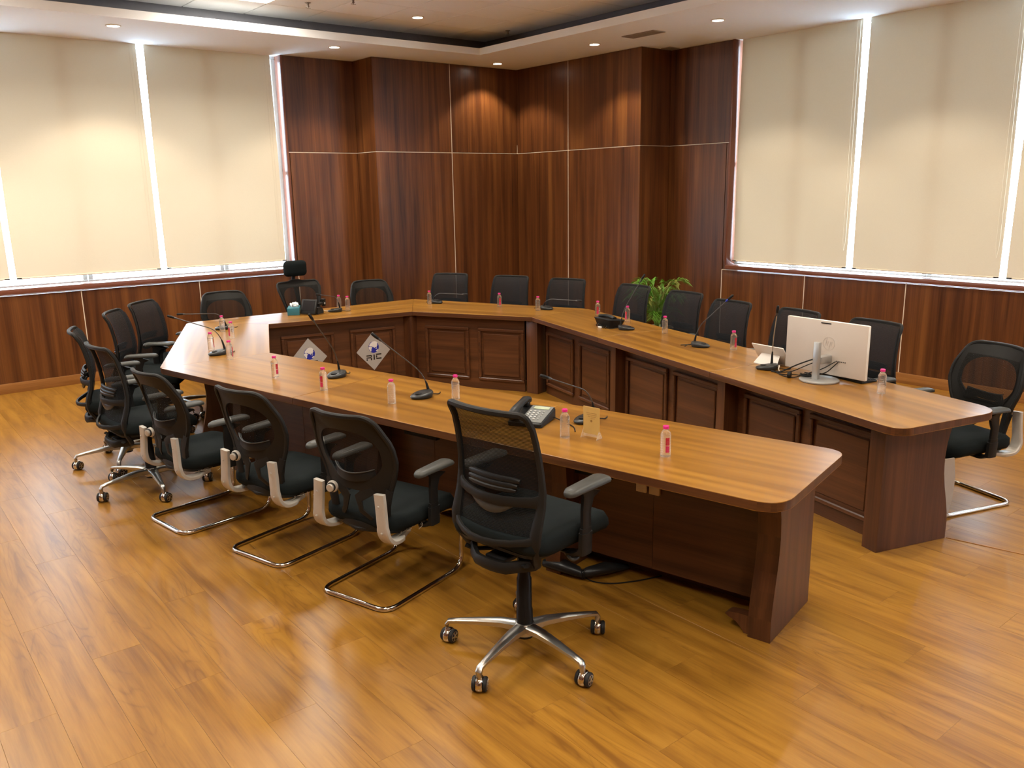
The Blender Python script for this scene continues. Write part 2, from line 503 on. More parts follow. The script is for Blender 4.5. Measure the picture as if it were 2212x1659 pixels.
# cladding panels: every panel and every pale inlay strip is an object of its own
def panel(parent, A, B, z0, z1, th=0.014, mat=None, name='wood_panel'):
    """vertical panel whose face lies on the line A-B (room side to the right of A->B... thickness goes away from the room centre)"""
    A, B = Vector(A), Vector(B)
    d = (B - A).normalized()
    n = Vector((d.y, -d.x))
    mid = (A + B) / 2
    cen = Vector((2.0, 3.0))
    if n.dot(cen - mid) > 0: n = -n        # n points out of the room
    g = 0.0025
    bm = NB()
    a = A + d * g; b_ = B - d * g
    pts = [(a.x, a.y), (b_.x, b_.y), (b_.x + n.x * th, b_.y + n.y * th), (a.x + n.x * th, a.y + n.y * th)]
    prism(bm, pts, z0 + g, z1 - g, bev=0.0015)
    return mk(name, bm, mat or M_wall, parent, smooth=0, grain=(0, 0, 1))
def strip(parent, A, B, z0, z1, mat=None):
    """inlay: between A,B on plan (short) from z0 to z1"""
    A, B = Vector(A), Vector(B)
    d = (B - A).normalized(); n = Vector((d.y, -d.x)); mid = (A + B) / 2
    if n.dot(Vector((2.0, 3.0)) - mid) > 0: n = -n
    bm = NB()
    q = -0.0012
    pts = [(A.x + n.x * q, A.y + n.y * q), (B.x + n.x * q, B.y + n.y * q), (B.x + n.x * 0.01, B.y + n.y * 0.01), (A.x + n.x * 0.01, A.y + n.y * 0.01)]
    prism(bm, pts, z0, z1)
    return mk('inlay_strip', bm, mat or M_strip, parent, smooth=0)
def core(name, boxes, mat=M_desk):
    bm = NB()
    for c, s in boxes: box(bm, c, s)
    o = mk(name, bm, mat, smooth=0, grain=(0, 0, 1)); tag(o, kind='structure')
    return o
def slabbox(x0, x1, y0, y1, z0, z1): return (((x0 + x1) / 2, (y0 + y1) / 2, (z0 + z1) / 2), (x1 - x0, y1 - y0, z1 - z0))
T = 0.016
WL1 = 4.33    # right edge of the left window
WR0 = 5.95    # far edge of the right window
wl = core('wall_left', [slabbox(X0, WL1, YL + T, YL + 0.25, 0, 0.955), slabbox(WL1 + 0.02, 5.30, YL + T, YL + 0.25, 0, ZC + 0.3), slabbox(5.25 + T, XR + 0.3, YC + T, YL + 0.25, 0, ZC + 0.3),
                        slabbox(X0, WL1 + 0.02, YL + 0.02, YL + 0.25, ZC + 0.02, ZC + 0.35)])
wr = core('wall_right', [slabbox(XR + T, XR + 0.25, Y0, WR0, 0, 0.955), slabbox(XR + T, XR + 0.25, WR0 + 0.02, 6.90, 0, ZC + 0.3), slabbox(XC + T, XR + 0.25, 6.83 + T, YC + T - 0.001, 0, ZC + 0.3),
                         slabbox(XR + 0.02, XR + 0.25, Y0, WR0 + 0.02, ZC + 0.02, ZC + 0.35)])
SW = 0.004
# left wall dado
xs = [X0] + [0.755 - 1.204 * k for k in (2, 1)] + [0.755, 1.964, 3.172, 4.362]
xs = sorted(set(xs))
for a, b_ in zip(xs[:-1], xs[1:]):
    panel(wl, (a + SW / 2, YL), (b_ - SW / 2, YL), 0.0, ZS - 0.004)
    strip(wl, (b_ - SW, YL), (b_ + SW, YL), 0.1, ZS)
strip(wl, (X0, YL), (4.36, YL), ZS - 0.004, ZS + 0.004)
# left plain section (4.36-5.25) and return
for z0, z1 in ((0, ZJ - 0.003), (ZJ + 0.003, ZC)):
    x0 = 4.364 if z0 == 0 else WL1
    panel(wl, (x0, YL), (5.25, YL), z0, z1)
    panel(wl, (5.25, YL), (5.25, YC), z0, z1)
    panel(wl, (5.25, YC), (6.347, YC), z0, z1)
    panel(wl, (6.353, YC), (XC, YC), z0, z1)
panel(wl, (WL1, YL), (4.36, YL), ZS + 0.1, ZJ - 0.003)
strip(wl, (4.35, YL), (5.25, YL), ZJ - 0.003, ZJ + 0.003)
strip(wl, (5.25, YL), (5.25, YC), ZJ - 0.003, ZJ + 0.003)
strip(wl, (5.25, YC), (XC, YC), ZJ - 0.003, ZJ + 0.003)
strip(wl, (6.346, YC), (6.354, YC), 0, ZC)
strip(wl, (XC - 0.004, YC - 0.001), (XC, YC - 0.001), ZJ, ZJ + 0.11)
# right wall cladding
for z0, z1 in ((0, ZJ - 0.003), (ZJ + 0.003, ZC)):
    panel(wr, (XC, YC), (XC, 8.048), z0, z1)
    panel(wr, (XC, 8.042), (XC, 6.83), z0, z1)
    panel(wr, (XC, 6.83), (XR, 6.83), z0, z1)
    y1 = 6.004 if z0 == 0 else WR0
    panel(wr, (XR, 6.83), (XR, y1), z0, z1)
panel(wr, (XR, 6.0), (XR, WR0), ZS + 0.1, ZJ - 0.003)
strip(wr, (XC, YC), (XC, 6.83), ZJ - 0.003, ZJ + 0.003)
strip(wr, (XC, 8.049), (XC, 8.041), 0, ZC)
strip(wr, (XC, 6.83), (XR, 6.83), ZJ - 0.003, ZJ + 0.003)
strip(wr, (XR, 6.83), (XR, WR0 + 0.02), ZJ - 0.003, ZJ + 0.003)
ys = [Y0, -2.0, -0.94, 0.26, 1.46, 2.66, 3.865, 4.943, 6.004]
for a, b_ in zip(ys[:-1], ys[1:]):
    panel(wr, (XR, b_ - SW / 2), (XR, a + SW / 2), 0.0, ZS - 0.004)
    strip(wr, (XR, b_ + SW), (XR, b_ - SW), 0.1, ZS)
strip(wr, (XR, 6.0), (XR, Y0), ZS - 0.004, ZS + 0.003)
# walls behind the camera
core('wall_back', [slabbox(X0 - 0.2, XR + 0.2, Y0 - 0.2, Y0, 0, ZC + 0.3)], M_wall)
core('wall_front', [slabbox(X0 - 0.2, X0, Y0, YL + 0.25, 0, ZC + 0.3)], M_wall)
# skirtings
def skirt(name, A, B, dirn):
    bm = NB()
    A, B = Vector(A), Vector(B); n = Vector(dirn)
    pts = [(A.x, A.y), (B.x, B.y), (B.x + n.x * 0.014, B.y + n.y * 0.014), (A.x + n.x * 0.014, A.y + n.y * 0.014)]
    prism(bm, pts, 0.0, 0.10, bev=0.002)
    d = (B - A).normalized()
    o = mk(name, bm, M_base, smooth=30, grain=(d.x, d.y, 0)); tag(o, kind='structure')
skirt('baseboard_left', (X0, YL - 0.0015), (5.25, YL - 0.0015), (0, -1))
skirt('baseboard_right', (XR - 0.0015, Y0), (XR - 0.0015, 6.83), (-1, 0))
skirt('baseboard_corner', (5.25, YC - 0.0015), (XC - 0.015, YC - 0.0015), (0, -1))
skirt('baseboard_column', (XC - 0.0015, 6.83), (XC - 0.0015, YC), (-1, 0))
# sills
bm = NB(); box(bm, *slabbox(X0, WL1, YL - 0.022, YL + 0.14, 0.972, 1.026), bev=0.004)
o = mk('trim_2', bm, M_jamb); tag(o, kind='structure')
bm = NB(); box(bm, *slabbox(XR - 0.022, XR + 0.14, Y0, WR0, 0.972, 1.016), bev=0.004)
o = mk('trim_3', bm, M_jamb); tag(o, kind='structure')
# jambs
bm = NB(); box(bm, *slabbox(WL1 - 0.004, WL1 + 0.02, YL - 0.004, YL + 0.22, 1.026, ZC), bev=0.002)
o = mk('trim_4', bm, M_jamb); tag(o, kind='structure')
bm = NB(); box(bm, *slabbox(XR - 0.004, XR + 0.22, WR0 - 0.004, WR0 + 0.02, 1.016, ZC), bev=0.002)
o = mk('trim_5', bm, M_jamb); tag(o, kind='structure')

# windows: frame, panes, sashes
def window(name, side, u0, u1, zb):
    """side 'L': along x at y=YL+.17 ; 'R': along y at x=XR+.17"""
    def bx(bm, a, b_, z0, z1, d0, d1, bev=0.002):
        if side == 'L': box(bm, *slabbox(a, b_, YL + d0, YL + d1, z0, z1), bev=bev, seg=1)
        else: box(bm, *slabbox(XR + d0, XR + d1, a, b_, z0, z1), bev=bev, seg=1)
    bm = NB()
    bx(bm, u0, u1, zb, zb + 0.022, 0.145, 0.20); bx(bm, u0, u1, ZC - 0.03, ZC + 0.02, 0.145, 0.20)
    k = u0 + 0.0
    cols = [u0 + 0.025, u1 - 0.025]
    for c_ in cols: bx(bm, c_ - 0.022, c_ + 0.022, zb + 0.022, ZC - 0.03, 0.15, 0.198)
    bx(bm, u0, u1, 2.10, 2.15, 0.152, 0.196)
    o = mk(name, bm, M_winframe, smooth=0); tag(o, kind='structure')
    for a, b_ in zip(cols[:-1], cols[1:]):
        for z0, z1 in ((zb + 0.022, 2.10), (2.15, ZC - 0.03)):
            bm = NB(); bx(bm, a + 0.022, b_ - 0.022, z0, z1, 0.172, 0.178, bev=0)
            mk('pane', bm, M_glass, o, smooth=0)
ly = [4.33, 3.53, 2.08, 0.63, -0.82, -2.27]
for i in range(5): window('window_%d' % (i + 1), 'L', ly[i + 1], ly[i] - 0.004, 1.027)
ry = [5.95, 5.20, 3.75, 2.30, 0.85, -0.60, -2.05]
for i in range(6): window('window_%d' % (i + 6), 'R', ry[i + 1], ry[i] - 0.004, 1.017)

# roller blinds (things): fabric, bottom rail, end brackets, bead chain
BL = ['rightmost roller blind on the left wall, beside the wood cladding', 'middle roller blind on the left wall with a yellow glow across it',
      'roller blind cut off by the left edge of the photo', 'roller blind beyond the left edge on the left wall', 'roller blind furthest left on the left wall']
BR = ['roller blind on the right wall next to the wood cladding', 'wide roller blind right of the bright slit on the right wall',
      'roller blind cut off by the right edge of the photo', 'right wall roller blind just outside the photo', 'right wall roller blind second outside the photo', 'right wall roller blind furthest outside the photo']
def blind(side, u0, u1, zb, label, k):
    t = empty('roller_blind', label, 'blind', (0, 0, 0), 0, 'roller blinds on the window walls')
    rng = random.Random(k * 7 + (3 if side == 'R' else 0))
    nu, nz = 8, 30
    d = 0.10
    bm = NB(); grid = []
    for j in range(nz + 1):
        row = []
        z = zb + (ZC + 0.004 - zb) * j / nz
        for i in range(nu + 1):
            u = u0 + (u1 - u0) * i / nu
            off = 0.004 * math.sin(2.3 * u + z * 1.7 + k) * (1 - j / nz) + 0.0015 * math.sin(9 * u + k)
            edge = 0.0
            if i in (0, nu): edge = (0.006 * math.sin(z * 2.2 + k)) * (1 if i == 0 else -1)
            co = (u + edge, YL + d + off, z) if side == 'L' else (XR + d + off, u + edge, z)
            row.append(bm.verts.new(co))
        grid.append(row)
    for j in range(nz):
        for i in range(nu):
            bm.faces.new((grid[j][i], grid[j][i + 1], grid[j + 1][i + 1], grid[j + 1][i]))
    mk('fabric', bm, M_blind, t, smooth=60)
    bm = NB()
    P0, P1 = ((u0, YL + d, zb), (u1, YL + d, zb)) if side == 'L' else ((XR + d, u0, zb), (XR + d, u1, zb))
    sweep(bm, [P0, P1], 0.013, 0.009, ref=(0, 0, 1), n=10)
    mk('bottom_rail', bm, M_blind, t)
    for (u, s) in ((u0, 1), (u1, -1)):
        bm = NB()
        c = (u + s * 0.02, YL + d - 0.012, zb) if side == 'L' else (XR + d - 0.012, u + s * 0.02, zb)
        box(bm, c, (0.045, 0.012, 0.014) if side == 'L' else (0.012, 0.045, 0.014), bev=0.002)
        mk('rail_end_cap', bm, M_bracket, t)
    bm = NB()
    uu = u1 - 0.05 if side == 'L' else u0 + 0.05
    dd = d - 0.02
    pth = [(uu, dd, ZC - 0.01), (uu, dd, 1.35), (uu - 0.015, dd, 1.22), (uu - 0.03, dd, 1.35), (uu - 0.03, dd, ZC - 0.01)]
    pth = arc_path(pth, 0.03, 3)
    if side == 'L': pth = [(p.x, YL + p.y, p.z) for p in pth]
    else: pth = [(XR + p.y, p.x, p.z) for p in pth]
    sweep(bm, pth, 0.0015, n=4)
    mk('bead_chain', bm, M_blind, t)
for i in range(5):
    u1 = 4.255 - 1.45 * i
    blind('L', u1 - 1.385, u1, 1.115, BL[i], i)
for i in range(6):
    u1 = 5.925 - 1.45 * i
    blind('R', u1 - 1.385, u1, 1.062, BR[i], i)

# ------------------------------------------------------------------ ceiling
LX, LY = 6.26, 8.30        # lip
CX, CY = 6.67, 8.73        # cove wall
LX0, LY0 = -1.9, -1.9      # lip on the unseen sides
CX0, CY0 = -2.3, -2.3
bm = NB()
def ring(bm, ox0, ox1, oy0, oy1, ix0, ix1, iy0, iy1, z0, z1, mi=0):
    for b_ in (slabbox(ox0, ox1, iy1, oy1, z0, z1), slabbox(ox0, ox1, oy0, iy0, z0, z1), slabbox(ox0, ix0, iy0, iy1, z0, z1), slabbox(ix1, ox1, iy0, iy1, z0, z1)):
        box(bm, *b_, mi=mi)
ring(bm, X0 - 0.2, XR + 0.25, Y0 - 0.2, YL + 0.25, LX0, LX, LY0, LY, ZC, ZLIP)
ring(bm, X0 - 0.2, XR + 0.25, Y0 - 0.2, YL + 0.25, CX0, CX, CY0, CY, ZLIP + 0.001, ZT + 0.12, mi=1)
box(bm, *slabbox(CX0 - 0.1, CX + 0.1, CY0 - 0.1, CY + 0.1, ZT + 0.02, ZT + 0.12), mi=2)
ceiling = mk('ceiling', bm, [M_ceil, M_cove, M_grid], smooth=0); tag(ceiling, kind='structure')
TS = 0.612
TX, TY = 6.074, 8.148       # a grid crossing
PANELS = set()
tiles = []
i0 = int(math.ceil((CX - TX) / TS)); j0 = int(math.ceil((CY - TY) / TS))
panel_cells = []
for i in range(-15, i0 + 1):
    for j in range(-19, j0 + 1):
        x0, x1 = TX + (i - 1) * TS, TX + i * TS
        y0, y1 = TY + (j - 1) * TS, TY + j * TS
        x0, x1, y0, y1 = max(x0, CX0), min(x1, CX), max(y0, CY0), min(y1, CY)
        if x1 - x0 < 0.04 or y1 - y0 < 0.04: continue
        tiles.append((x0, x1, y0, y1, i, j))
PANEL_IJ = [(i, j) for i in (-4, -9) for j in (0, -5, -10, -15)]
PANEL_IJ = [ij for ij in PANEL_IJ if ij not in ((0, 0),)]
def tile_geo(bm, hx, hy):
    g = 0.0055
    box(bm, (0, 0, 0.006), (2 * (hx - g), 2 * (hy - g), 0.012), bev=0.003, seg=1)
bm = NB(); tile_geo(bm, TS / 2, TS / 2)
tproto = mk('ceiling_tile', bm, M_tile, ceiling, smooth=0)
first = True; restt = []
for (x0, x1, y0, y1, i, j) in tiles:
    if (i, j) in PANEL_IJ: continue
    q = project((x0 + x1) / 2, (y0 + y1) / 2, ZT)
    vis = q and -300 < q[0] < 2500 and -500 < q[1] < 200
    c = ((x0 + x1) / 2, (y0 + y1) / 2, ZT)
    if abs(x1 - x0 - TS) < 1e-3 and abs(y1 - y0 - TS) < 1e-3 and vis:
        o = tproto if first else tproto.copy()
        if not first: C.objects.link(o)
        first = False; o.location = c
    elif vis:
        bm = NB(); tile_geo(bm, (x1 - x0) / 2, (y1 - y0) / 2); mk('ceiling_tile', bm, M_tile, ceiling, smooth=0, loc=c)
    else: restt.append((x0, x1, y0, y1))
bm = NB()
for x0, x1, y0, y1 in restt: box(bm, *slabbox(x0 + 0.004, x1 - 0.004, y0 + 0.004, y1 - 0.004, ZT, ZT + 0.012))
tag(mk('ceiling_tile_field', bm, M_tile, ceiling, smooth=0), kind='stuff')
# square light panels
plabels = {(-4, 0): 'bright square light panel at the top edge of the photo'}
for (i, j) in PANEL_IJ:
    cx_, cy_ = TX + (i - 0.5) * TS, TY + (j - 0.5) * TS
    if cy_ < CY0 + 0.3: continue
    t = empty('light_panel', plabels.get((i, j), 'square light panel outside the photo, %s row from the far wall, %s' % ({0: 'first', -5: 'second', -10: 'third', -15: 'last'}[j], {-4: 'middle', -9: 'left', 0: 'right'}[i])), 'ceiling light', (cx_, cy_, ZT), 0, 'square light panels in the tiled ceiling')
    bm = NB()
    for sx, sy, w_, d_ in ((0, 1, TS, 0.02), (0, -1, TS, 0.02), (1, 0, 0.02, TS - 0.04), (-1, 0, 0.02, TS - 0.04)):
        box(bm, (sx * (TS / 2 - 0.012), sy * (TS / 2 - 0.012), 0.004), (w_ - 0.012, d_ - 0.002, 0.014))
    mk('frame', bm, M_lampring, t, smooth=0)
    bm = NB(); box(bm, (0, 0, 0.008), (TS - 0.045, TS - 0.045, 0.006))
    mk('diffuser', bm, M_lamp, t, smooth=0)
    ld = bpy.data.lights.new('panel_glow', 'AREA'); ld.shape = 'SQUARE'; ld.size = TS - 0.06; ld.energy = PANEL_W; ld.color = PANELC
    lo = bpy.data.objects.new('panel_glow', ld); C.objects.link(lo); lo.parent = t; lo.location = (0, 0, -0.02)
    lo.visible_glossy = True
# round downlights
DL = [((2.36, 8.70), 'round downlight on the soffit above the middle left blind'), ((4.59, 8.68), 'round downlight on the soffit near the end of the left blinds'),
      ((6.845, 8.71), 'round downlight in the far corner of the soffit'), ((6.86, 7.01), 'round downlight on the soffit left of the air vent'),
      ((6.89, 5.38), 'round downlight on the soffit near the right blinds')]
DLX = [(0.13, 8.7), (-2.1, 8.7), (6.9, 3.75), (6.9, 2.1), (6.9, 0.5), (6.9, -1.1), (4.6, -2.5), (2.4, -2.5), (0.1, -2.5), (-2.5, 6.4), (-2.5, 4.0), (-2.5, 1.6), (-2.5, -0.8)]
DLT = [((5.155, 7.89), 'round downlight set in a ceiling tile')]
DLTX = [(1.4, 7.9), (5.155, 5.44), (1.48, 5.44), (5.155, 3.0), (1.48, 3.0), (5.155, 0.55), (1.48, 0.55)]
def downlight(x, y, z, label, proto=[None], half=None, energy=1.0):
    if proto[0] is None:
        t = empty('downlight', label, 'ceiling light', (x, y, z), 0, 'round recessed downlights')
        bm = NB()
        lathe(bm, [(0.062, -0.004), (0.060, -0.009), (0.050, -0.009), (0.047, -0.003), (0.047, -0.001), (0.062, -0.0005)], 24)
        mk('trim_ring', bm, M_lampring, t)
        bm = NB(); lathe(bm, [(0.0001, -0.0075), (0.030, -0.0072), (0.047, -0.004), (0.047, -0.002)], 24, cap=True)
        mk('diffuser', bm, M_lamp, t)
        proto[0] = t
    else:
        t = copy_tree(proto[0]); t.location = (x, y, z); t['label'] = label
    ld = bpy.data.lights.new('downlight_beam', 'SPOT'); ld.energy = SPOT_W * energy; ld.color = WARM
    ld.spot_size = rad(half or 112); ld.spot_blend = 0.35; ld.shadow_soft_size = 0.045
    lo = bpy.data.objects.new('downlight_beam', ld); C.objects.link(lo); lo.parent = t; lo.location = (0, 0, -0.02)
DLXL = ['soffit downlight just left of the photo above the left blinds', 'soffit downlight in the far left room corner outside the photo'] + \
    ['soffit downlight by the right blinds, %s outside the photo' % w for w in ('first', 'second', 'third', 'fourth')] + \
    ['soffit downlight behind the camera, %s' % w for w in ('right', 'middle', 'left')] + \
    ['soffit downlight along the plain left wall, %s from the blinds' % w for w in ('first', 'second', 'third', 'fourth')]
DLTL = ['tile downlight above the left end of the table outside the photo'] + ['tile downlight above the room, %s row from the far wall, %s' % (r, c_) for r in ('second', 'third', 'nearest') for c_ in ('right', 'left')]
all_dl = [(p[0], p[1], ZC, l) for p, l in DL] + [(p[0], p[1], ZT, l) for p, l in DLT] + [(p[0], p[1], ZC, l) for p, l in zip(DLX, DLXL)] + [(p[0], p[1], ZT, l) for p, l in zip(DLTX, DLTL)]
# build the fixtures first, lamps afterwards, so that copies stay pure
tt = None
for (x, y, z, l) in all_dl:
    if tt is None:
        t = empty('downlight', l, 'ceiling light', (x, y, z), 0, 'round recessed downlights')
        bm = NB()
        lathe(bm, [(0.068, -0.0005), (0.066, -0.007), (0.054, -0.008), (0.052, -0.003), (0.052, -0.0005)], 24, cap=False)
        mk('trim_ring', bm, M_lampring, t)
        bm = NB(); lathe(bm, [(0.0005, -0.0065), (0.034, -0.006), (0.051, -0.003), (0.051, -0.001), (0.0005, -0.001)], 24)
        mk('diffuser', bm, M_lamp, t)
        CH_of(t); tt = t
    else:
        t = copy_tree(tt); t.location = (x, y, z); t['label'] = l
    ld = bpy.data.lights.new('downlight_beam', 'SPOT'); ld.energy = SPOT_W; ld.color = WARM
    ld.spot_size = rad(110); ld.spot_blend = 0.42; ld.shadow_soft_size = 0.045
    lo = bpy.data.objects.new('downlight_beam', ld); C.objects.link(lo); lo.parent = t; lo.location = (0, 0, -0.02)
# air vents, sprinklers
def vent(x, y, w_, l_, label, rz=0):
    t = empty('air_vent', label, 'vent', (x, y, ZC), rz)
    bm = NB()
    for s in (-1, 1):
        box(bm, (s * (w_ / 2 - 0.008), 0, -0.004), (0.016, l_, 0.007)); box(bm, (0, s * (l_ / 2 - 0.008), -0.004), (w_ - 0.033, 0.016, 0.007))
    mk('frame', bm, M_vent, t, smooth=0)
    n = 7
    for k in range(n):
        bm = NB(); box(bm, (-w_ / 2 + 0.024 + (w_ - 0.048) * k / (n - 1), 0, -0.004), (0.008, l_ - 0.034, 0.006), bev=0.001, seg=1)
        mk('slat', bm, M_vent, t, smooth=0)
vent(6.85, 6.29, 0.18, 0.44, 'rectangular air vent on the soffit, out in the open')
vent(7.79, 6.735, 0.17, 0.13, 'small air vent tucked into the corner above the potted palm')
for k, (x, y, l) in enumerate(((3.92, 7.89, 'sprinkler head beside the square light panel'), (6.42, 7.97, 'sprinkler head near the corner of the tiled ceiling'), (4.19, 7.50, 'sprinkler head at the top edge of the photo'))):
    bm = NB()
    lathe(bm, [(0.030, -0.0005), (0.028, -0.004), (0.012, -0.006), (0.009, -0.03), (0.013, -0.032), (0.013, -0.038), (0.005, -0.04)], 14)
    box(bm, (0, 0, -0.048), (0.05, 0.006, 0.003)); lathe(bm, [(0.004, -0.04), (0.004, -0.052)], 6)
    o = mk('sprinkler', bm, M_sprink, loc=(x, y, ZT)); tag(o, l, 'sprinkler', 'ceiling sprinklers')

# ------------------------------------------------------------------ conference table
ZTOP, TTH = 0.74, 0.040
ZU = ZTOP - TTH
N0o, N0i = (2.592, 1.650), (3.382, 1.848)
N1o, N1i = (2.264, 3.15), (3.044, 3.33)
N2o, N2i = (1.969, 4.50), (2.737, 4.68)
Bo, Bi = (1.655, 5.94), (2.451, 5.939)
Co, Ci = (2.500, 7.935), (3.023, 7.292)
Do, Di = (4.930, 7.855), (4.392, 7.025)
Eo, Ei = (5.721, 5.934), (4.984, 5.902)
R2o, R2i = (5.371, 4.59), (4.654, 4.70)
R1o, R1i = (5.004, 3.19), (4.270, 3.30)
R0o, R0i = (4.606, 1.678), (3.870, 1.857)
table = empty('conference_table', 'large brown laminate conference table bent round in an open ring', 'table', (3.7, 5.0, 0))
table.location = (0, 0, 0)
def corner_round(p, a, b_, r, n=8):
    return arc_path([(*a, 0), (*p, 0), (*b_, 0)], r, n)[1:-1]
def top_section(pts, rounds, grain):
    poly = []
    m = len(pts)
    for i, p in enumerate(pts):
        if rounds.get(i):
            poly += [(q.x, q.y) for q in corner_round(p, pts[i - 1], pts[(i + 1) % m], rounds[i])]
        else: poly.append(p)
    # shrink a hair so that neighbouring sections keep a fine joint
    cx_ = sum(p[0] for p in poly) / len(poly); cy_ = sum(p[1] for p in poly) / len(poly)
    k = 0.9985
    poly = [(cx_ + (p[0] - cx_) * k, cy_ + (p[1] - cy_) * k) for p in poly]
    bm = NB()
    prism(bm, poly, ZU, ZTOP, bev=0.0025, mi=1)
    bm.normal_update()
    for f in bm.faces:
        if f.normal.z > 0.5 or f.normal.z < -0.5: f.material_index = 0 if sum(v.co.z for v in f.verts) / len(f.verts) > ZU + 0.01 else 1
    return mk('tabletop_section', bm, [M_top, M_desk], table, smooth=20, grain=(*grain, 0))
top_section([N0o, N0i, N1i, N1o], {0: 0.13, 1: 0.09}, V2(N0o, Bo))
top_section([N1o, N1i, N2i, N2o], {}, V2(N0o, Bo))
top_section([N2o, N2i, Bi, Bo], {3: 0.03}, V2(N0o, Bo))
top_section([Bo, Bi, Ci, Co], {0: 0.03, 3: 0.09}, V2(Bo, Co))
Mo = (3.70, 7.895); Mi = (3.70, 7.158)
top_section([Co, Ci, Mi, Mo], {0: 0.09}, V2(Co, Do))
top_section([Mo, Mi, Di, Do], {3: 0.03}, V2(Co, Do))
top_section([Do, Di, Ei, Eo], {0: 0.03, 3: 0.03}, V2(Do, Eo))
top_section([Eo, Ei, R2i, R2o], {0: 0.03}, V2(Eo, R0o))
top_section([R2o, R2i, R1i, R1o], {}, V2(Eo, R0o))
top_section([R1o, R1i, R0i, R0o], {2: 0.10, 3: 0.15}, V2(Eo, R0o))

def leg(P, Q, th, side):
    """panel leg: P inner foot corner, Q outer foot corner (plan), thickness th away from the end, concave outer edge"""
    P, Q = Vector(P), Vector(Q)
    d = (Q - P); W = d.length; d.normalize()
    n = Vector((d.y, -d.x)) * side
    prof = [(0, 0.0), (0, ZU)]
    for z in (ZU, 0.62, 0.55, 0.46, 0.38, 0.30, 0.22, 0.15, 0.10, 0.0):
        prof.append((W - interp(z, [0, 0.10, 0.15, 0.22, 0.30, 0.38, 0.46, 0.55, 0.62, 0.70], [0, 0, 0.006, 0.020, 0.040, 0.054, 0.060, 0.052, 0.034, 0.004]), z))
    bm = NB()
    a = [Vector((P.x + d.x * u, P.y + d.y * u, z)) for u, z in prof]
    b_ = [v + Vector((n.x * th, n.y * th, 0)) for v in a]
    loft(bm, [a, b_])
    bmesh.ops.bevel(bm, geom=[e for e in bm.edges if abs((e.verts[0].co - e.verts[1].co).z) > 0.02 or True], offset=0.0015, segments=1, affect='EDGES')
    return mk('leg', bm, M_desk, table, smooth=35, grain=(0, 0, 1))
def fin(P, Q, th, side=1): return leg(P, Q, th, side)
def raised_panel(A, d, n, s0, s1, z0=0.085, z1=0.60):
    """A origin of face line, d along, n out of the face"""
    def bar(bm, sa, sb, za, zb, o0, o1, bev=0.0):
        c = A + d * ((sa + sb) / 2) + n * ((o0 + o1) / 2)
        box(bm, (c.x, c.y, (za + zb) / 2), (sb - sa, abs(o1 - o0), zb - za), rz=math.atan2(d.y, d.x), bev=bev, seg=1)
    bm = NB(); bar(bm, s0 + 0.052, s1 - 0.052, z0 + 0.052, z1 - 0.052, 0.0005, 0.012, 0.006)
    p = mk('raised_panel', bm, M_desk, table, smooth=30, grain=(d.x, d.y, 0))
    m_ = 0.030
    bm = NB()
    bar(bm, s0, s1, z0, z0 + m_, 0.0005, 0.022, 0.006); bar(bm, s0, s1, z1 - m_, z1, 0.0005, 0.022, 0.006)
    bar(bm, s0, s0 + m_, z0 + m_, z1 - m_, 0.0005, 0.022, 0.006); bar(bm, s1 - m_, s1, z0 + m_, z1 - m_, 0.0005, 0.022, 0.006)
    mk('moulding', bm, M_desk, p, smooth=30, grain=(d.x, d.y, 0))
def body(A, B, thick, frames, zt=ZU, outer_z0=0.09, seams=()):
    """central body of one table arm: inner face line A->B; room centre is on the +n side"""
    A, B = Vector(A), Vector(B)
    d = (B - A); L = d.length; d.normalize()
    n = Vector((-d.y, d.x))
    if n.dot(Vector((3.7, 5.2)) - (A + B) / 2) < 0: n = -n
    bm = NB()
    pts = [A, B, B - n * 0.02, A - n * 0.02]
    prism(bm, [(p.x, p.y) for p in pts], 0.0, zt)
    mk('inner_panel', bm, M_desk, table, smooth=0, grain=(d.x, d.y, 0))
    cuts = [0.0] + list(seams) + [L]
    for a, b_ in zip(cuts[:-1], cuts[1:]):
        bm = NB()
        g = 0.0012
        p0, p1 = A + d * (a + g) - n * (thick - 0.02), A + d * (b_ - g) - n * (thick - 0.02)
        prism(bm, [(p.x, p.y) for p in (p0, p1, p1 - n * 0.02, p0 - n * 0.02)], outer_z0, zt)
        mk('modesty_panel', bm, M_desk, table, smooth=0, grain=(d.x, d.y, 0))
    for f in frames: raised_panel(A, d, n, *f)
    return A, B, d, n, L
fr3 = [(0.03, 0.54), (0.64, 1.15), (1.40, 1.95), (2.02, 2.55), (2.79, 3.29), (3.36, 3.85)]
# right arm
A, B, d, n, L = body((5.12, 5.86), (4.19, 2.06), 0.15, fr3, seams=(1.33, 2.69))
leg((4.043, 2.008), (4.510, 1.863), 0.10, 1 if Vector((-.145, -.467)).dot(Vector((0, 1))) > 0 else -1)
fR = Vector((5.058, 5.894)); gR = (Vector((4.043, 2.008)) - fR).normalized(); hR = Vector((-gR.y, gR.x))
if hR.x < 0: hR = -hR
for s in (1.38, 2.735):
    P = fR + gR * s
    leg(P, P + hR * 0.46, 0.08, 1 if (Vector((hR.y, -hR.x))).dot(-gR) > 0 else -1)
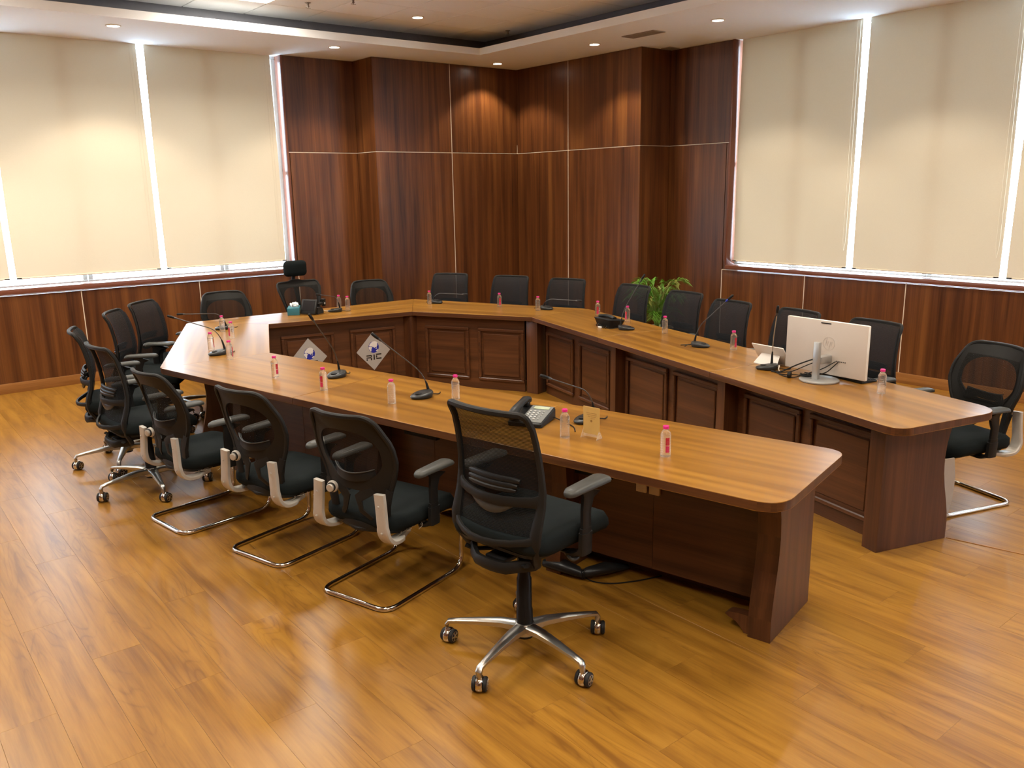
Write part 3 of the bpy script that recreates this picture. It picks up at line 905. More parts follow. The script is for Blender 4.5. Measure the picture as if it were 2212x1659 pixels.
# near (left) arm, mirrored layout
nO = Vector((2.852, 1.838)); nI = Vector((3.307, 1.944))
dN = (Vector((2.2, 5.5)) - Vector((3.0, 2.0))).normalized(); nN = Vector((dN.y, -dN.x))
A0 = Vector((3.0, 2.0)) + nN * 0.15
B0 = A0 + dN * 3.92
A, B, d, n, L = body(tuple(B0), tuple(A0), 0.15, fr3, seams=(0.75, 1.95, 3.38))
leg(tuple(nI), tuple(nO), 0.10, -1 if (Vector(((nO - nI).y, -(nO - nI).x))).dot(dN) < 0 else 1)
for s in (1.18, 2.54, 3.93):
    P = nI + dN * s; Q = P - nN * 0.455
    leg(tuple(P), tuple(Q), 0.09, 1 if Vector(((Q - P).y, -(Q - P).x)).dot(-dN) > 0 else -1)
# three far sides
def off_in(Pi, Qi, off):
    Pi, Qi = Vector(Pi), Vector(Qi); d = (Qi - Pi).normalized(); n = Vector((-d.y, d.x))
    if n.dot(Vector((3.7, 5.2)) - (Pi + Qi) / 2) > 0: n = -n
    return Pi + n * off, Qi + n * off, d
a, b_, d = off_in(Di, Ei, 0.075)
body(tuple(b_ + d * -0.11), tuple(a - d * 0.04), 0.15, [(0.0, 0.48), (0.58, 1.06)])
a, b_, d = off_in(Ci, Di, 0.095)
body(tuple(b_), tuple(a), 0.15, [(0.16, 0.62), (0.78, 1.28)])
a, b_, d = off_in(Bi, Ci, 0.095)
body(tuple(a + d * 0.05), tuple(b_ - d * 0.05), 0.15, [(0.14, 0.62), (0.78, 1.26)])
# corner pilasters
def pilaster(c, w_, dd, ang):
    bm = NB(); box(bm, (c[0], c[1], ZU / 2), (w_, dd, ZU - 0.001), rz=rad(ang), bev=0.003)
    mk('pilaster', bm, M_desk, table, smooth=30, grain=(0, 0, 1))
pilaster((5.075, 5.955), 0.13, 0.13, 12)
pilaster((4.412, 7.10), 0.11, 0.10, 15)
pilaster((2.97, 7.40), 0.10, 0.10, 40)
pilaster((2.36, 5.985), 0.10, 0.10, 0)
# outer corner legs under the bends
for (P, Q) in (((2.20, 6.05), (1.95, 6.12)), ((2.95, 7.5), (2.75, 7.68)), ((4.50, 7.25), (4.66, 7.5)), ((5.2, 6.02), (5.34, 6.04))):
    leg(P, Q, 0.08, 1)
# ogee foot bracket behind the near leg
bm = NB()
P = nO + dN * 0.10 + nN * 0.02
prof = [(0, 0), (0, 0.085), (0.05, 0.087), (0.10, 0.080), (0.115, 0.068), (0.10, 0.058), (0.065, 0.045), (0.04, 0.022), (0.025, 0.0)]
a = [Vector((P.x + dN.x * u, P.y + dN.y * u, z)) for u, z in prof]
loft(bm, [a, [v + Vector((nN.x * 0.05, nN.y * 0.05, 0)) for v in a]])
mk('foot_bracket', bm, M_desk, table, smooth=30, grain=(0, 0, 1))

# sign plates on the inner face of the far side
def logo(s, zc, label, frame):
    A, B = Vector(frame[0]), Vector(frame[1])
    d = (B - A).normalized(); n = Vector((-d.y, d.x))
    if n.dot(Vector((3.7, 5.2)) - (A + B) / 2) < 0: n = -n
    # viewer-right direction on the face
    r = Vector((-n.y, n.x))
    c = A + d * s + n * 0.0135
    t = empty('sign_plate', label, 'sign', (c.x, c.y, zc), math.atan2(r.y, r.x), 'diamond sign plates on the table front')
    # local: x right, -y out towards viewer, z up
    def flat(poly, y0, y1, mat, name, par):
        bm = NB()
        a = [Vector((x, y0, z)) for x, z in poly]; b__ = [Vector((x, y1, z)) for x, z in poly]
        loft(bm, [a, b__])
        return mk(name, bm, mat, par, smooth=0)
    H = 0.19; W = 0.172
    flat([(-W, 0), (0, -H), (W, 0), (0, H)], 0.0, -0.003, M_grey, 'plate', t)
    k = 0.172 / 375.0
    gc = (0.004, 0.040)
    def g(px, py): return (gc[0] + (px - 637) * k, gc[1] - (py - 465) * k)
    gl = flat([(gc[0] + 0.0525 * math.cos(a), gc[1] + 0.057 * math.sin(a)) for a in [2 * PI * q / 28 for q in range(28)]], -0.0031, -0.004, M_gblue, 'globe_print', t)
    lands = [[(575, 372), (610, 345), (655, 337), (695, 348), (722, 375), (715, 400), (722, 430), (702, 452), (700, 478), (680, 462), (668, 468), (655, 490), (642, 462), (622, 470), (610, 452), (590, 446), (560, 442), (535, 438), (545, 405)],
             [(525, 455), (560, 448), (590, 455), (604, 478), (585, 500), (585, 530), (572, 560), (558, 548), (545, 520), (527, 495)],
             [(668, 492), (700, 484), (712, 500), (690, 503)], [(683, 545), (705, 528), (732, 520), (728, 540), (708, 556), (686, 556)]]
    for P_ in lands: flat([g(*q) for q in P_], -0.0041, -0.0048, M_gwhite, 'continent_print', gl)
    def bars(name, rects):
        bm = NB()
        for (x0, x1, y0, y1) in rects:
            a, b2 = g(x0, y0), g(x1, y1)
            box(bm, ((a[0] + b2[0]) / 2, -0.0037, (a[1] + b2[1]) / 2), (abs(b2[0] - a[0]), 0.0012, abs(b2[1] - a[1])), bev=0.0)
        mk(name, bm, M_gblack, t, smooth=0)
    bars('letter_r', [(465, 575, 632, 655), (563, 590, 640, 672), (465, 575, 678, 700), (465, 490, 715, 750), (560, 588, 700, 745)])
    bars('letter_i', [(622, 650, 625, 740)])
    bars('letter_c', [(680, 800, 615, 640), (678, 704, 650, 700), (680, 800, 705, 732)])
af, bf, _ = off_in(Ci, Di, 0.095)
logo(0.395, 0.372, 'grey diamond sign plate reading RIC, fully in view', (bf, af))
logo(1.03, 0.372, 'grey diamond sign plate half hidden behind the near table arm', (bf, af))

# ------------------------------------------------------------------ swivel chair
def build_back_frame(t, zs, yp, wd, lift, curv=0.035, top_r=0.06):
    def pt(u, z, dy=0.0):
        w_ = interp(z, zs, wd); y = interp(z, zs, yp)
        return Vector((u * w_, y + curv * u * u + dy, z + lift))
    return pt
def task_chair(lift, brot=0.0, axis=-75.0, face=0.0):
    t = empty('office_chair', 'x', 'chair')
    zs = [0.34, 0.38, 0.43, 0.49, 0.55, 0.61, 0.68, 0.77, 0.855, 0.905, 0.945]
    yp = [-0.190, -0.222, -0.240, -0.238, -0.215, -0.200, -0.200, -0.212, -0.230, -0.247, -0.275]
    wd = [0.165, 0.190, 0.202, 0.205, 0.206, 0.210, 0.208, 0.203, 0.199, 0.196, 0.192]
    pt = build_back_frame(t, zs, yp, wd, lift)
    # outer loop
    side = [0.36, 0.40, 0.44, 0.48, 0.53, 0.58, 0.64, 0.70, 0.77, 0.83, 0.885]
    path = [pt(1, z) for z in side]
    path += arc_path([pt(1, 0.885), pt(1, 0.945), pt(0.70, 0.945)], 0.058, 5)[1:]
    path += [pt(u, 0.945) for u in (0.5, 0.25, 0, -0.25, -0.5)]
    path += arc_path([pt(-0.70, 0.945), pt(-1, 0.945), pt(-1, 0.885)], 0.058, 5)
    path += [pt(-1, z) for z in side[::-1][1:]]
    path += arc_path([pt(-1, 0.36), pt(-1, 0.335, -0.0), pt(-0.7, 0.33, -0.03)], 0.03, 3)[1:]
    path += [pt(u, 0.33, -0.045) - Vector((0, 0, 0.012 * (1 - u * u))) for u in (-0.45, -0.2, 0, 0.2, 0.45)]
    path += arc_path([pt(0.7, 0.33, -0.03), pt(1, 0.335), pt(1, 0.36)], 0.03, 3)[:-1]
    aw = []; bw = []
    for p in path:
        z = p.z - lift
        low = 1.0 if z < 0.48 else max(0.0, 1 - (z - 0.48) / 0.2)
        aw.append(0.012 + 0.012 * low); bw.append(0.012 + 0.003 * low)
    bm = NB(); sweep(bm, path, aw, bw, ref=(0, -1, 0), n=8, closed=True, sq=0.7)
    mk('back_frame', bm, M_frame, t)
    # cross bars
    for name, z, dz, dy, a in (('upper_crossbar', 0.600, -0.006, -0.036, 0.019), ('lower_crossbar', 0.455, -0.018, -0.045, 0.013)):
        bm = NB()
        pth = [pt(u, z, dy * (1 - u * u)) + Vector((0, 0, dz * (1 - u * u))) for u in (-0.97, -0.85, -0.6, -0.3, 0, 0.3, 0.6, 0.85, 0.97)]
        sweep(bm, pth, [a * 1.5, a * 1.1, a, a, a, a, a, a * 1.1, a * 1.5], 0.008, ref=(0, -1, 0), n=8, sq=0.6)
        mk(name, bm, M_frame, t)
    # mesh
    bm = NB(); rows = []
    zz = [0.46, 0.51, 0.56, 0.61, 0.66, 0.71, 0.77, 0.83, 0.88, 0.915, 0.940]
    for z in zz:
        r = (0.985 if z < 0.90 else 0.93) if lift > 0.1 else (1.05 if z < 0.86 else (1.03 if z < 0.93 else 0.93))
        rows.append([bm.verts.new(pt(u * r, z, (0.006 if lift > 0.1 else 0.017) + 0.012 * (1 - u * u) * (1 if z < .9 else .4))) for u in [k / 6 - 1 for k in range(13)]])
    for a, b_ in zip(rows[:-1], rows[1:]):
        for k in range(12): bm.faces.new((a[k], a[k + 1], b_[k + 1], b_[k]))
    mk('back_mesh', bm, M_mesh if lift > 0.1 else M_mesh_dense, t, smooth=80)
    # lumbar pad with ribs and adjuster
    bm = NB()
    for k, (zc, hh, ww, yy) in enumerate(((0.672, 0.013, 0.128, -0.016), (0.654, 0.011, 0.122, -0.024), (0.637, 0.010, 0.118, -0.028))):
        pth = [Vector((u * ww, interp(zc, zs, yp) + yy + curv_ * u * u, zc + lift)) for curv_ in (0.02,) for u in [q / 5 - 1 for q in range(11)]]
        sweep(bm, pth, [hh * (0.6 if abs(q - 5) == 5 else 1) for q in range(11)], 0.009, ref=(0, -1, 0), n=8, sq=0.7)
    l = mk('lumbar_pad', bm, M_black, t)
    bm = NB()
    pth = [Vector((u * 0.115, interp(0.56, zs, yp) - 0.016 + 0.02 * u * u, 0.556 + lift + 0.035 * u * u)) for u in [q / 5 - 1 for q in range(11)]]
    sweep(bm, pth, [0.006 + 0.018 * (1 - (q / 5 - 1) ** 2) for q in range(11)], 0.010, ref=(0, -1, 0), n=8)
    mk('lumbar_adjuster', bm, M_pad, l)
    seat_group(t, lift, 0.50, 0.50, 0.465, arm=-0.02)
    # mechanism + lever
    bm = NB()
    box(bm, (0, -0.02, 0.345 + lift), (0.16, 0.22, 0.05), bev=0.01)
    box(bm, (0, -0.15, 0.33 + lift), (0.10, 0.12, 0.022), bev=0.006)
    for s in (-1, 1): sweep(bm, [(s * 0.06, -0.12, 0.33 + lift), (s * 0.13, -0.19, 0.332 + lift), (s * 0.16, -0.205, 0.345 + lift)], 0.014, 0.008, ref=(0, 0, 1))
    mk('tilt_mechanism', bm, M_black, t)
    bm = NB(); sweep(bm, [(0.07, 0.0, 0.345 + lift), (0.17, 0.0, 0.34 + lift), (0.21, 0.0, 0.335 + lift)], 0.005, n=8)
    slab(bm, 0.045, 0.055, 0.02, [(0.004, 0), (0, 0.004), (0, 0.010), (0.004, 0.014)], M=Matrix.Translation((0.225, 0, 0.325 + lift)) @ Matrix.Rotation(0.3, 4, 'Y'))
    mk('lever', bm, M_pad, t)
    # gas column
    bm = NB()
    lathe(bm, [(0.036, 0.075), (0.036, 0.082), (0.034, 0.20), (0.031, 0.205), (0.031, 0.255 + lift * 0.5), (0.027, 0.26 + lift * 0.5), (0.027, 0.322 + lift)], 20)
    mk('gas_column', bm, M_black, t)
    # star base
    for k in range(5):
        a = 2 * PI * k / 5 + rad(brot)
        Mr = Matrix.Rotation(a, 4, 'Z')
        pth = [(0.02, 0, 0.118), (0.10, 0, 0.124), (0.20, 0, 0.118), (0.30, 0, 0.108), (0.335, 0, 0.102), (0.343, 0, 0.088), (0.343, 0, 0.062)]
        pth = [Mr @ Vector(p) for p in pth]
        bm = NB(); sweep(bm, pth, [0.030, 0.026, 0.020, 0.015, 0.014, 0.014, 0.011], [0.022, 0.018, 0.014, 0.010, 0.010, 0.010, 0.010], ref=(0, 0, 1), n=8, sq=0.65)
        mk('base_leg', bm, M_alu, t)
        # caster
        ca = rad(axis - 90 - (face - 90)) + 0.5 * math.sin(k * 2.1)
        Mc = Matrix.Translation(Mr @ Vector((0.343, 0, 0))) @ Matrix.Rotation(ca, 4, 'Z')
        bm = NB()
        Mh = Mc @ Matrix.Translation((-0.012, 0, 0.030)) @ Matrix.Rotation(PI / 2, 4, 'X')
        pr = []
        for q in range(9):
            yy = -0.0150 + 0.030 * q / 8
            rr = 0.0270 + 0.0075 * math.sin(PI * q / 8) ** 0.5
            pr.append((rr, yy))
        lathe(bm, pr, 20, M=Mh)
        for v in bm.verts: v.co.z = max(v.co.z, 0.006)
        lathe(bm, [(0.009, 0.055), (0.010, 0.064), (0.007, 0.070)], 10, M=Matrix.Translation(Mr @ Vector((0.343, 0, 0))))
        cst = mk('caster', bm, M_chrome, t, smooth=60)
        for s in (-1, 1):
            bm = NB()
            Mw = Mc @ Matrix.Translation((-0.012, s * 0.021, 0.030)) @ Matrix.Rotation(-s * PI / 2, 4, 'X')
            lathe(bm, [(0.022, -0.006), (0.0295, -0.005), (0.030, 0.004), (0.027, 0.008), (0.022, 0.0095)], 18, M=Mw)
            lathe(bm, [(0.0215, 0.0096), (0.0195, 0.0100), (0.0190, 0.0098)], 18, M=Mw, mi=1, cap=False)
            for q in range(5):
                aq = 2 * PI * q / 5
                Mq = Mw @ Matrix.Rotation(aq, 4, 'Z')
                box(bm, (0.0105, 0, 0.0103), (0.019, 0.0055, 0.0015), M=Mq, mi=1)
            lathe(bm, [(0.006, 0.0096), (0.006, 0.0115), (0.004, 0.012)], 10, M=Mw, mi=1)
            mk('wheel', bm, [M_rubber, M_alu], cst, smooth=40)
    bm = NB(); lathe(bm, [(0.030, 0.078), (0.044, 0.090), (0.046, 0.130), (0.040, 0.140), (0.036, 0.141)], 20)
    mk('base_hub', bm, M_alu, t)
    for o in [t] + list(t.children): pass
    return t
def seat_group(t, lift, w_, d_, ztop, arm=0.0):
    bm = NB()
    def wf(p):
        y = p.y; z = p.z
        f = max(0.0, (y - 0.10) / 0.15)
        z -= 0.035 * f * f
        z += 0.012 * (abs(p.x) / (w_ / 2)) ** 2 * (1 if z > ztop - 0.04 else 0)
        return (p.x, y, z + lift)
    slab(bm, w_, d_, 0.09, [(0.03, ztop - 0.075), (0.008, ztop - 0.068), (0.0, ztop - 0.050), (0.002, ztop - 0.025), (0.018, ztop - 0.008), (0.05, ztop - 0.001), (0.12, ztop), (0.20, ztop - 0.002)], fn=wf, n=6)
    # make it sit around y=+0.01
    for v in bm.verts: v.co.y += 0.02
    mk('seat_cushion', bm, M_fabric, t, smooth=60)
    bm = NB()
    slab(bm, w_ - 0.06, d_ - 0.06, 0.08, [(0.05, ztop - 0.098), (0.01, ztop - 0.090), (0.0, ztop - 0.072)], fn=wf, n=5)
    mk('seat_shell', bm, M_black, t)
    ztop += arm
    for s in (-1, 1):
        # post
        bm = NB()
        x = s * (w_ / 2 + 0.025)
        pth = [(s * 0.13, 0.01, ztop - 0.105 + lift), (s * (w_ / 2 - 0.02), 0.01, ztop - 0.105 + lift), (x, 0.01, ztop - 0.075 + lift), (x + s * 0.004, 0.008, ztop + 0.02 + lift)]
        sweep(bm, arc_path(pth, 0.04, 4), 0.030, 0.012, ref=(0, 0, 1) if False else (1, 0, 0.001), n=8, sq=0.6)
        sweep(bm, [(x, 0.01, ztop - 0.09 + lift), (x + s * 0.003, 0.01, ztop + 0.0 + lift)], 0.034, 0.015, ref=(1, 0, 0), n=8, sq=0.5)
        p = mk('arm_post', bm, M_black, t)
        bm = NB()
        sweep(bm, [(x + s * 0.003, 0.01, ztop - 0.01 + lift), (x + s * 0.005, 0.008, ztop + 0.09 + lift), (x + s * 0.005, 0.02, ztop + 0.140 + lift), (x + s * 0.003, 0.03, ztop + 0.170 + lift)], [0.026, 0.027, 0.034, 0.07], [0.011, 0.011, 0.012, 0.020], ref=(1, 0, 0), n=8, sq=0.55)
        mk('arm_slider', bm, M_black, p)
        bm = NB()
        def pf(q):
            yy = q.y; z = q.z - 0.020 * max(0, (yy - 0.05) / 0.09) ** 2 * 0.4 - 0.012 * max(0, (-0.03 - yy) / 0.1) ** 2
            xx = q.x * (1.0 - 0.28 * max(0, (-yy) / 0.13))
            return (xx + x - s * 0.005, yy + 0.03, z + ztop + 0.175 + lift)
        slab(bm, 0.085, 0.255, 0.036, [(0.012, 0.0), (0.002, 0.004), (0.0, 0.012), (0.004, 0.020), (0.014, 0.0245), (0.030, 0.026)], fn=pf, n=5)
        mk('arm_pad', bm, M_pad, t, smooth=50)

# ------------------------------------------------------------------ visitor chair on a chrome sled
def visitor_chair(knob=True, fray=True, head=False, cover=False):
    t = empty('visitor_chair', 'x', 'chair')
    zs = [0.36, 0.42, 0.48, 0.55, 0.62, 0.70, 0.77, 0.84, 0.90, 0.935]
    yp = [-0.215, -0.238, -0.246, -0.240, -0.236, -0.245, -0.262, -0.285, -0.312, -0.340]
    wd = [0.165, 0.172, 0.178, 0.190, 0.215, 0.243, 0.242, 0.226, 0.204, 0.188]
    if head:
        wd = [0.12, 0.125, 0.135, 0.155, 0.180, 0.205, 0.226, 0.243, 0.250, 0.235]
        yp = [y * 1.0 for y in yp]
    if head:
        zs = [0.40, 0.46, 0.52, 0.58, 0.65, 0.74, 0.82, 0.89, 0.945, 0.975]
    cv = 0.045
    def pt(u, z, dy=0.0):
        return Vector((u * interp(z, zs, wd), interp(z, zs, yp) + cv * u * u + dy, z))
    zt = zs[-1]; z0 = zs[0]
    nz = 18
    side = [z0 + (zt - z0) * k / nz for k in range(nz)]
    path = [pt(1, z) for z in side[1:]]
    side = [z for z in side if z < zt - (0.10 if not head else 0.05)]
    path = [pt(1, z) for z in side[1:]]
    path += arc_path([pt(1, side[-1]), pt(1.0, zt), pt(0.35, zt)], 0.12 if not head else 0.05, 7)[1:]
    dz = 0.0 if not head else 0.012
    path += [pt(u, zt) + Vector((0, 0, dz * (1 - u * u))) for u in (0.2, 0, -0.2)]
    path += arc_path([pt(-0.35, zt), pt(-1, zt), pt(-1, side[-1])], 0.12 if not head else 0.05, 7)
    path += [pt(-1, z) for z in side[::-1][1:-1]]
    path += arc_path([pt(-1, side[1]), pt(-1, z0), pt(-0.5, z0)], 0.03, 3)[1:]
    path += [pt(0, z0, -0.015)]
    path += arc_path([pt(0.5, z0), pt(1, z0), pt(1, side[1])], 0.03, 3)[:-1]
    bm = NB(); sweep(bm, path, 0.011, 0.012, n=8, closed=True, sq=0.8)
    mk('back_frame', bm, M_frame, t)
    # shell band between frame and mesh window; window outline in (u,z)
    wz0, wz1 = (z0 + 0.245, zt - 0.078)
    if head: wz0, wz1 = z0 + 0.14, zt - 0.055
    n = 56
    outer = []; inner = []
    zc = (wz0 + wz1) / 2
    loop2 = [(p.x, p.z) for p in path]
    def cast(cx_, cz_):
        best = None
        for k in range(len(loop2)):
            (x1, z1), (x2, z2) = loop2[k], loop2[(k + 1) % len(loop2)]
            ex, ez = x2 - x1, z2 - z1
            det = cx_ * (-ez) + cz_ * ex
            if abs(det) < 1e-9: continue
            t_ = (x1 * (-ez) + (z1 - zc) * ex) / det
            u_ = (cx_ * (z1 - zc) - cz_ * x1) / det
            if t_ > 0 and -1e-6 <= u_ <= 1 + 1e-6 and (best is None or t_ < best): best = t_
        return best or 0.2
    for k in range(n):
        a = 2 * PI * k / n
        ca, sa = math.cos(a), math.sin(a)
        e = 0.6
        uu = math.copysign(abs(ca) ** e, ca); vv = math.copysign(abs(sa) ** e, sa)
        wz = zc + vv * (wz1 - wz0) / 2
        wx = uu * interp(wz, zs, wd) * (0.76 if not head else 0.86)
        if vv < 0 and not head: wx *= 1 - 0.20 * abs(vv) ** 2
        if vv > 0 and not head: wx *= 1 - 0.10 * abs(vv) ** 3
        inner.append((wx, wz))
        L_ = math.hypot(wx, wz - zc); dx, dz_ = wx / L_, (wz - zc) / L_
        t_ = cast(dx, dz_)
        if dz_ < 0: t_ = min(t_, (zc - (wz0 - 0.05)) / -dz_)
        outer.append((dx * t_ * 0.985, zc + dz_ * t_ * 0.99))
    _pt = pt
    def pt(u, z, dy=0.0): return _pt(u, z, dy)
    def px3(x, z, dy=0.0):
        w__ = interp(z, zs, wd); return Vector((x, interp(z, zs, yp) + cv * (x / w__) ** 2 + dy, z))
    bm = NB()
    ro = [px3(u, z, -0.004) for u, z in outer]; ri = [px3(u, z, -0.008) for u, z in inner]
    rif = [p + Vector((0, 0.010, 0)) for p in ri]; rof = [p + Vector((0, 0.010, 0)) for p in ro]
    loft(bm, [rof, ro, ri, rif], cap=False, close=True)
    if not head:
        # lower spine: two side ribs and centre web with slots
        for s in (-1, 1):
            sweep(bm, [pt(s * 0.93, wz0 - 0.03, 0), pt(s * 0.90, 0.50, 0), pt(s * 0.90, 0.44), pt(s * 0.9, 0.38)], [0.034, 0.030, 0.026, 0.024], 0.008, n=6)
            sweep(bm, [pt(s * 0.55, wz0 - 0.03, 0), pt(s * 0.20, 0.52, -0.004), pt(s * 0.30, 0.46, -0.004), pt(s * 0.75, 0.385)], [0.034, 0.028, 0.016, 0.012], 0.006, n=6)
        sweep(bm, [pt(u, 0.375, -0.004) for u in (-0.95, -0.5, 0, 0.5, 0.95)], 0.024, 0.010, n=6)
    mk('back_shell', bm, M_frame, t, smooth=50)
    bm = NB(); rows = []
    for j in range(13):
        z = wz0 - 0.01 + (wz1 + 0.02 - wz0) * j / 12
        vv = max(-1, min(1, (z - zc) / ((wz1 - wz0) / 2)))
        lim = (0.80 if not head else 0.90) * (1 - 0.20 * max(0, -vv) ** 2 if not head else 1)
        rows.append([bm.verts.new(pt(u * lim, z, 0.012)) for u in [k / 6 - 1 for k in range(13)]])
    for a, b_ in zip(rows[:-1], rows[1:]):
        for k in range(12): bm.faces.new((a[k], a[k + 1], b_[k + 1], b_[k]))
    mk('back_mesh', bm, M_mesh_thin, t, smooth=80)
    # lumbar sling behind the mesh
    if not head:
        bm = NB()
        pth = [Vector((u * 0.125, interp(0.63, zs, yp) - 0.022 + 0.045 * u * u, 0.645 - 0.022 * (1 - u * u) * 1.0)) for u in [q / 6 - 1 for q in range(13)]]
        sweep(bm, pth, 0.022, 0.005, n=8, sq=0.7)
        l = mk('lumbar_support', bm, M_black, t)
        bm = NB(); sweep(bm, [p - Vector((0, 0.006, -0.022)) for p in pth], 0.003, 0.003, n=6)
        mk('edge_piping', bm, M_pad, l)
    if knob:
        bm = NB()
        Mk = Matrix.Translation((-0.112, -0.258, 0.555)) @ Matrix.Rotation(PI / 2, 4, 'X') @ Matrix.Rotation(0.25, 4, 'Y')
        lathe(bm, [(0.029, 0.0), (0.029, 0.006), (0.026, 0.012), (0.023, 0.014)], 20, M=Mk)
        lathe(bm, [(0.0225, 0.014), (0.0225, 0.022)], 20, M=Mk, mi=1)
        lathe(bm, [(0.019, 0.022), (0.019, 0.030), (0.016, 0.033)], 20, M=Mk)
        mk('tension_knob', bm, [M_silver, M_rubber], t)
    if not head:
        for s in (-1, 1):
            bm = NB()
            x = s * 0.205
            pth = [(x * 0.94, -0.268, 0.575), (x * 0.97, -0.268, 0.50), (x * 1.0, -0.272, 0.43), (x * 1.02, -0.270, 0.375), (x * 1.02, -0.235, 0.335), (x * 0.98, -0.17, 0.328), (x * 0.85, -0.08, 0.338)]
            sweep(bm, arc_path(pth, 0.03, 3), 0.012, [0.030] * 8 + [0.034] * 12 + [0.022] * 8, ref=(1, 0, 0), n=12, sq=0.35)
            br = mk('back_bracket', bm, M_silver, t)
            bm = NB()
            for zz in (0.52, 0.395):
                lathe(bm, [(0.006, 0), (0.006, 0.004), (0.004, 0.005)], 10, M=Matrix.Translation((x * (0.96 if zz > .5 else 1.02), -0.284, zz)) @ Matrix.Rotation(PI / 2, 4, 'X'))
            mk('bolt', bm, M_silver, br)
    seat_group(t, 0.0, 0.49, 0.49, 0.445)
    if fray:
        bm = NB(); rng = random.Random(5)
        for s in (-1, 1):
            for k in range(26):
                y = -0.15 + 0.28 * rng.random(); x = s * (0.20 + 0.03 * rng.random())
                z = 0.362
                p = [Vector((x, y, z))]
                for q in range(3): p.append(p[-1] + Vector((rng.uniform(-.006, .006), rng.uniform(-.03, .03), rng.uniform(-0.012, 0.004))))
                sweep(bm, p, 0.0022, 0.001, ref=(0, 0, 1), n=4)
        mk('frayed_lining', bm, M_fray, t, smooth=0)['label'] = 'pale frayed lining hanging under the seat'
    if head:
        # headrest, swivel base is out of sight
        bm = NB()
        def hf(p):
            return (p.x, -0.30 - 0.02 + p.z - 0.10 * 0 + 0.6 * (p.x ** 2), 1.115 + p.y)
        slab(bm, 0.26, 0.165, 0.045, [(0.02, -0.03), (0.0, -0.015), (0.0, 0.01), (0.015, 0.028), (0.045, 0.034)], fn=hf, n=5)
        mk('headrest', bm, M_fabric, t, smooth=60)
        bm = NB()
        sweep(bm, [(0, -0.335, 0.93), (0, -0.365, 1.0), (0, -0.355, 1.07), (0, -0.335, 1.11)], 0.020, 0.009, n=8, sq=0.6)
        mk('headrest_stalk', bm, M_black, t)
        bm = NB(); sweep(bm, [pt(0, 0.42, -0.02), pt(0, 0.6, -0.035), pt(0, 0.8, -0.03), pt(0, 0.96, -0.01)], [0.03, 0.028, 0.022, 0.03], 0.010, n=8, sq=0.6)
        mk('back_spine', bm, M_black, t)
        bm = NB(); lathe(bm, [(0.03, 0.08), (0.03, 0.34)], 16); mk('gas_column', bm, M_black, t)
        for k in range(5):
            a = 2 * PI * k / 5 + 0.3
            bm = NB(); sweep(bm, [(0.03 * math.cos(a), 0.03 * math.sin(a), 0.11), (0.3 * math.cos(a), 0.3 * math.sin(a), 0.08)], [0.028, 0.016], 0.014, ref=(0, 0, 1), n=8)
            lathe(bm, [(0.018, 0.0), (0.028, 0.012), (0.028, 0.045), (0.012, 0.075)], 12, c=(0.3 * math.cos(a), 0.3 * math.sin(a), 0))
            mk('base_leg', bm, M_black, t)
        return t
    # sled
    w2, f, r_ = 0.215, 0.285, 0.012
    pth = [(0.16, 0.10, 0.352), (w2 - 0.01, 0.235, 0.352), (w2, f, 0.30), (w2, f, 0.012), (w2, -f, 0.012), (-w2, -f, 0.012), (-w2, f, 0.012), (-w2, f, 0.30), (-w2 + 0.01, 0.235, 0.352), (-0.16, 0.10, 0.352)]
    bm = NB(); sweep(bm, arc_path(pth, [0, .05, .06, .085, .07, .07, .085, .06, .05, 0], 6), r_, n=10, ref=(0.3, 0.5, 0.8))
    mk('sled_frame', bm, M_chrome, t, smooth=60)
    for s in (-1, 1):
        for y in (-0.15, ):
            bm = NB(); box(bm, (s * 0.13, -f, 0.0035), (0.03, 0.016, 0.007), bev=0.002); mk('floor_glide', bm, M_rubber, t)
    if cover:
        for s in (-1, 1):
            bm = NB()
            loft(bm, [[Vector((s * (w2 + 0.012), f + a, z)), Vector((s * (w2 + 0.020), f + a, z)), Vector((s * (w2 + 0.020), f + b_, z)), Vector((s * (w2 + 0.012), f + b_, z))] for z, a, b_ in ((0.03, -0.03, 0.04), (0.12, -0.055, 0.045), (0.25, -0.06, 0.04), (0.37, -0.04, 0.03))])
            mk('upright_cover', bm, M_silver, t)['label'] = 'silver cover plate on the front upright'
    return t

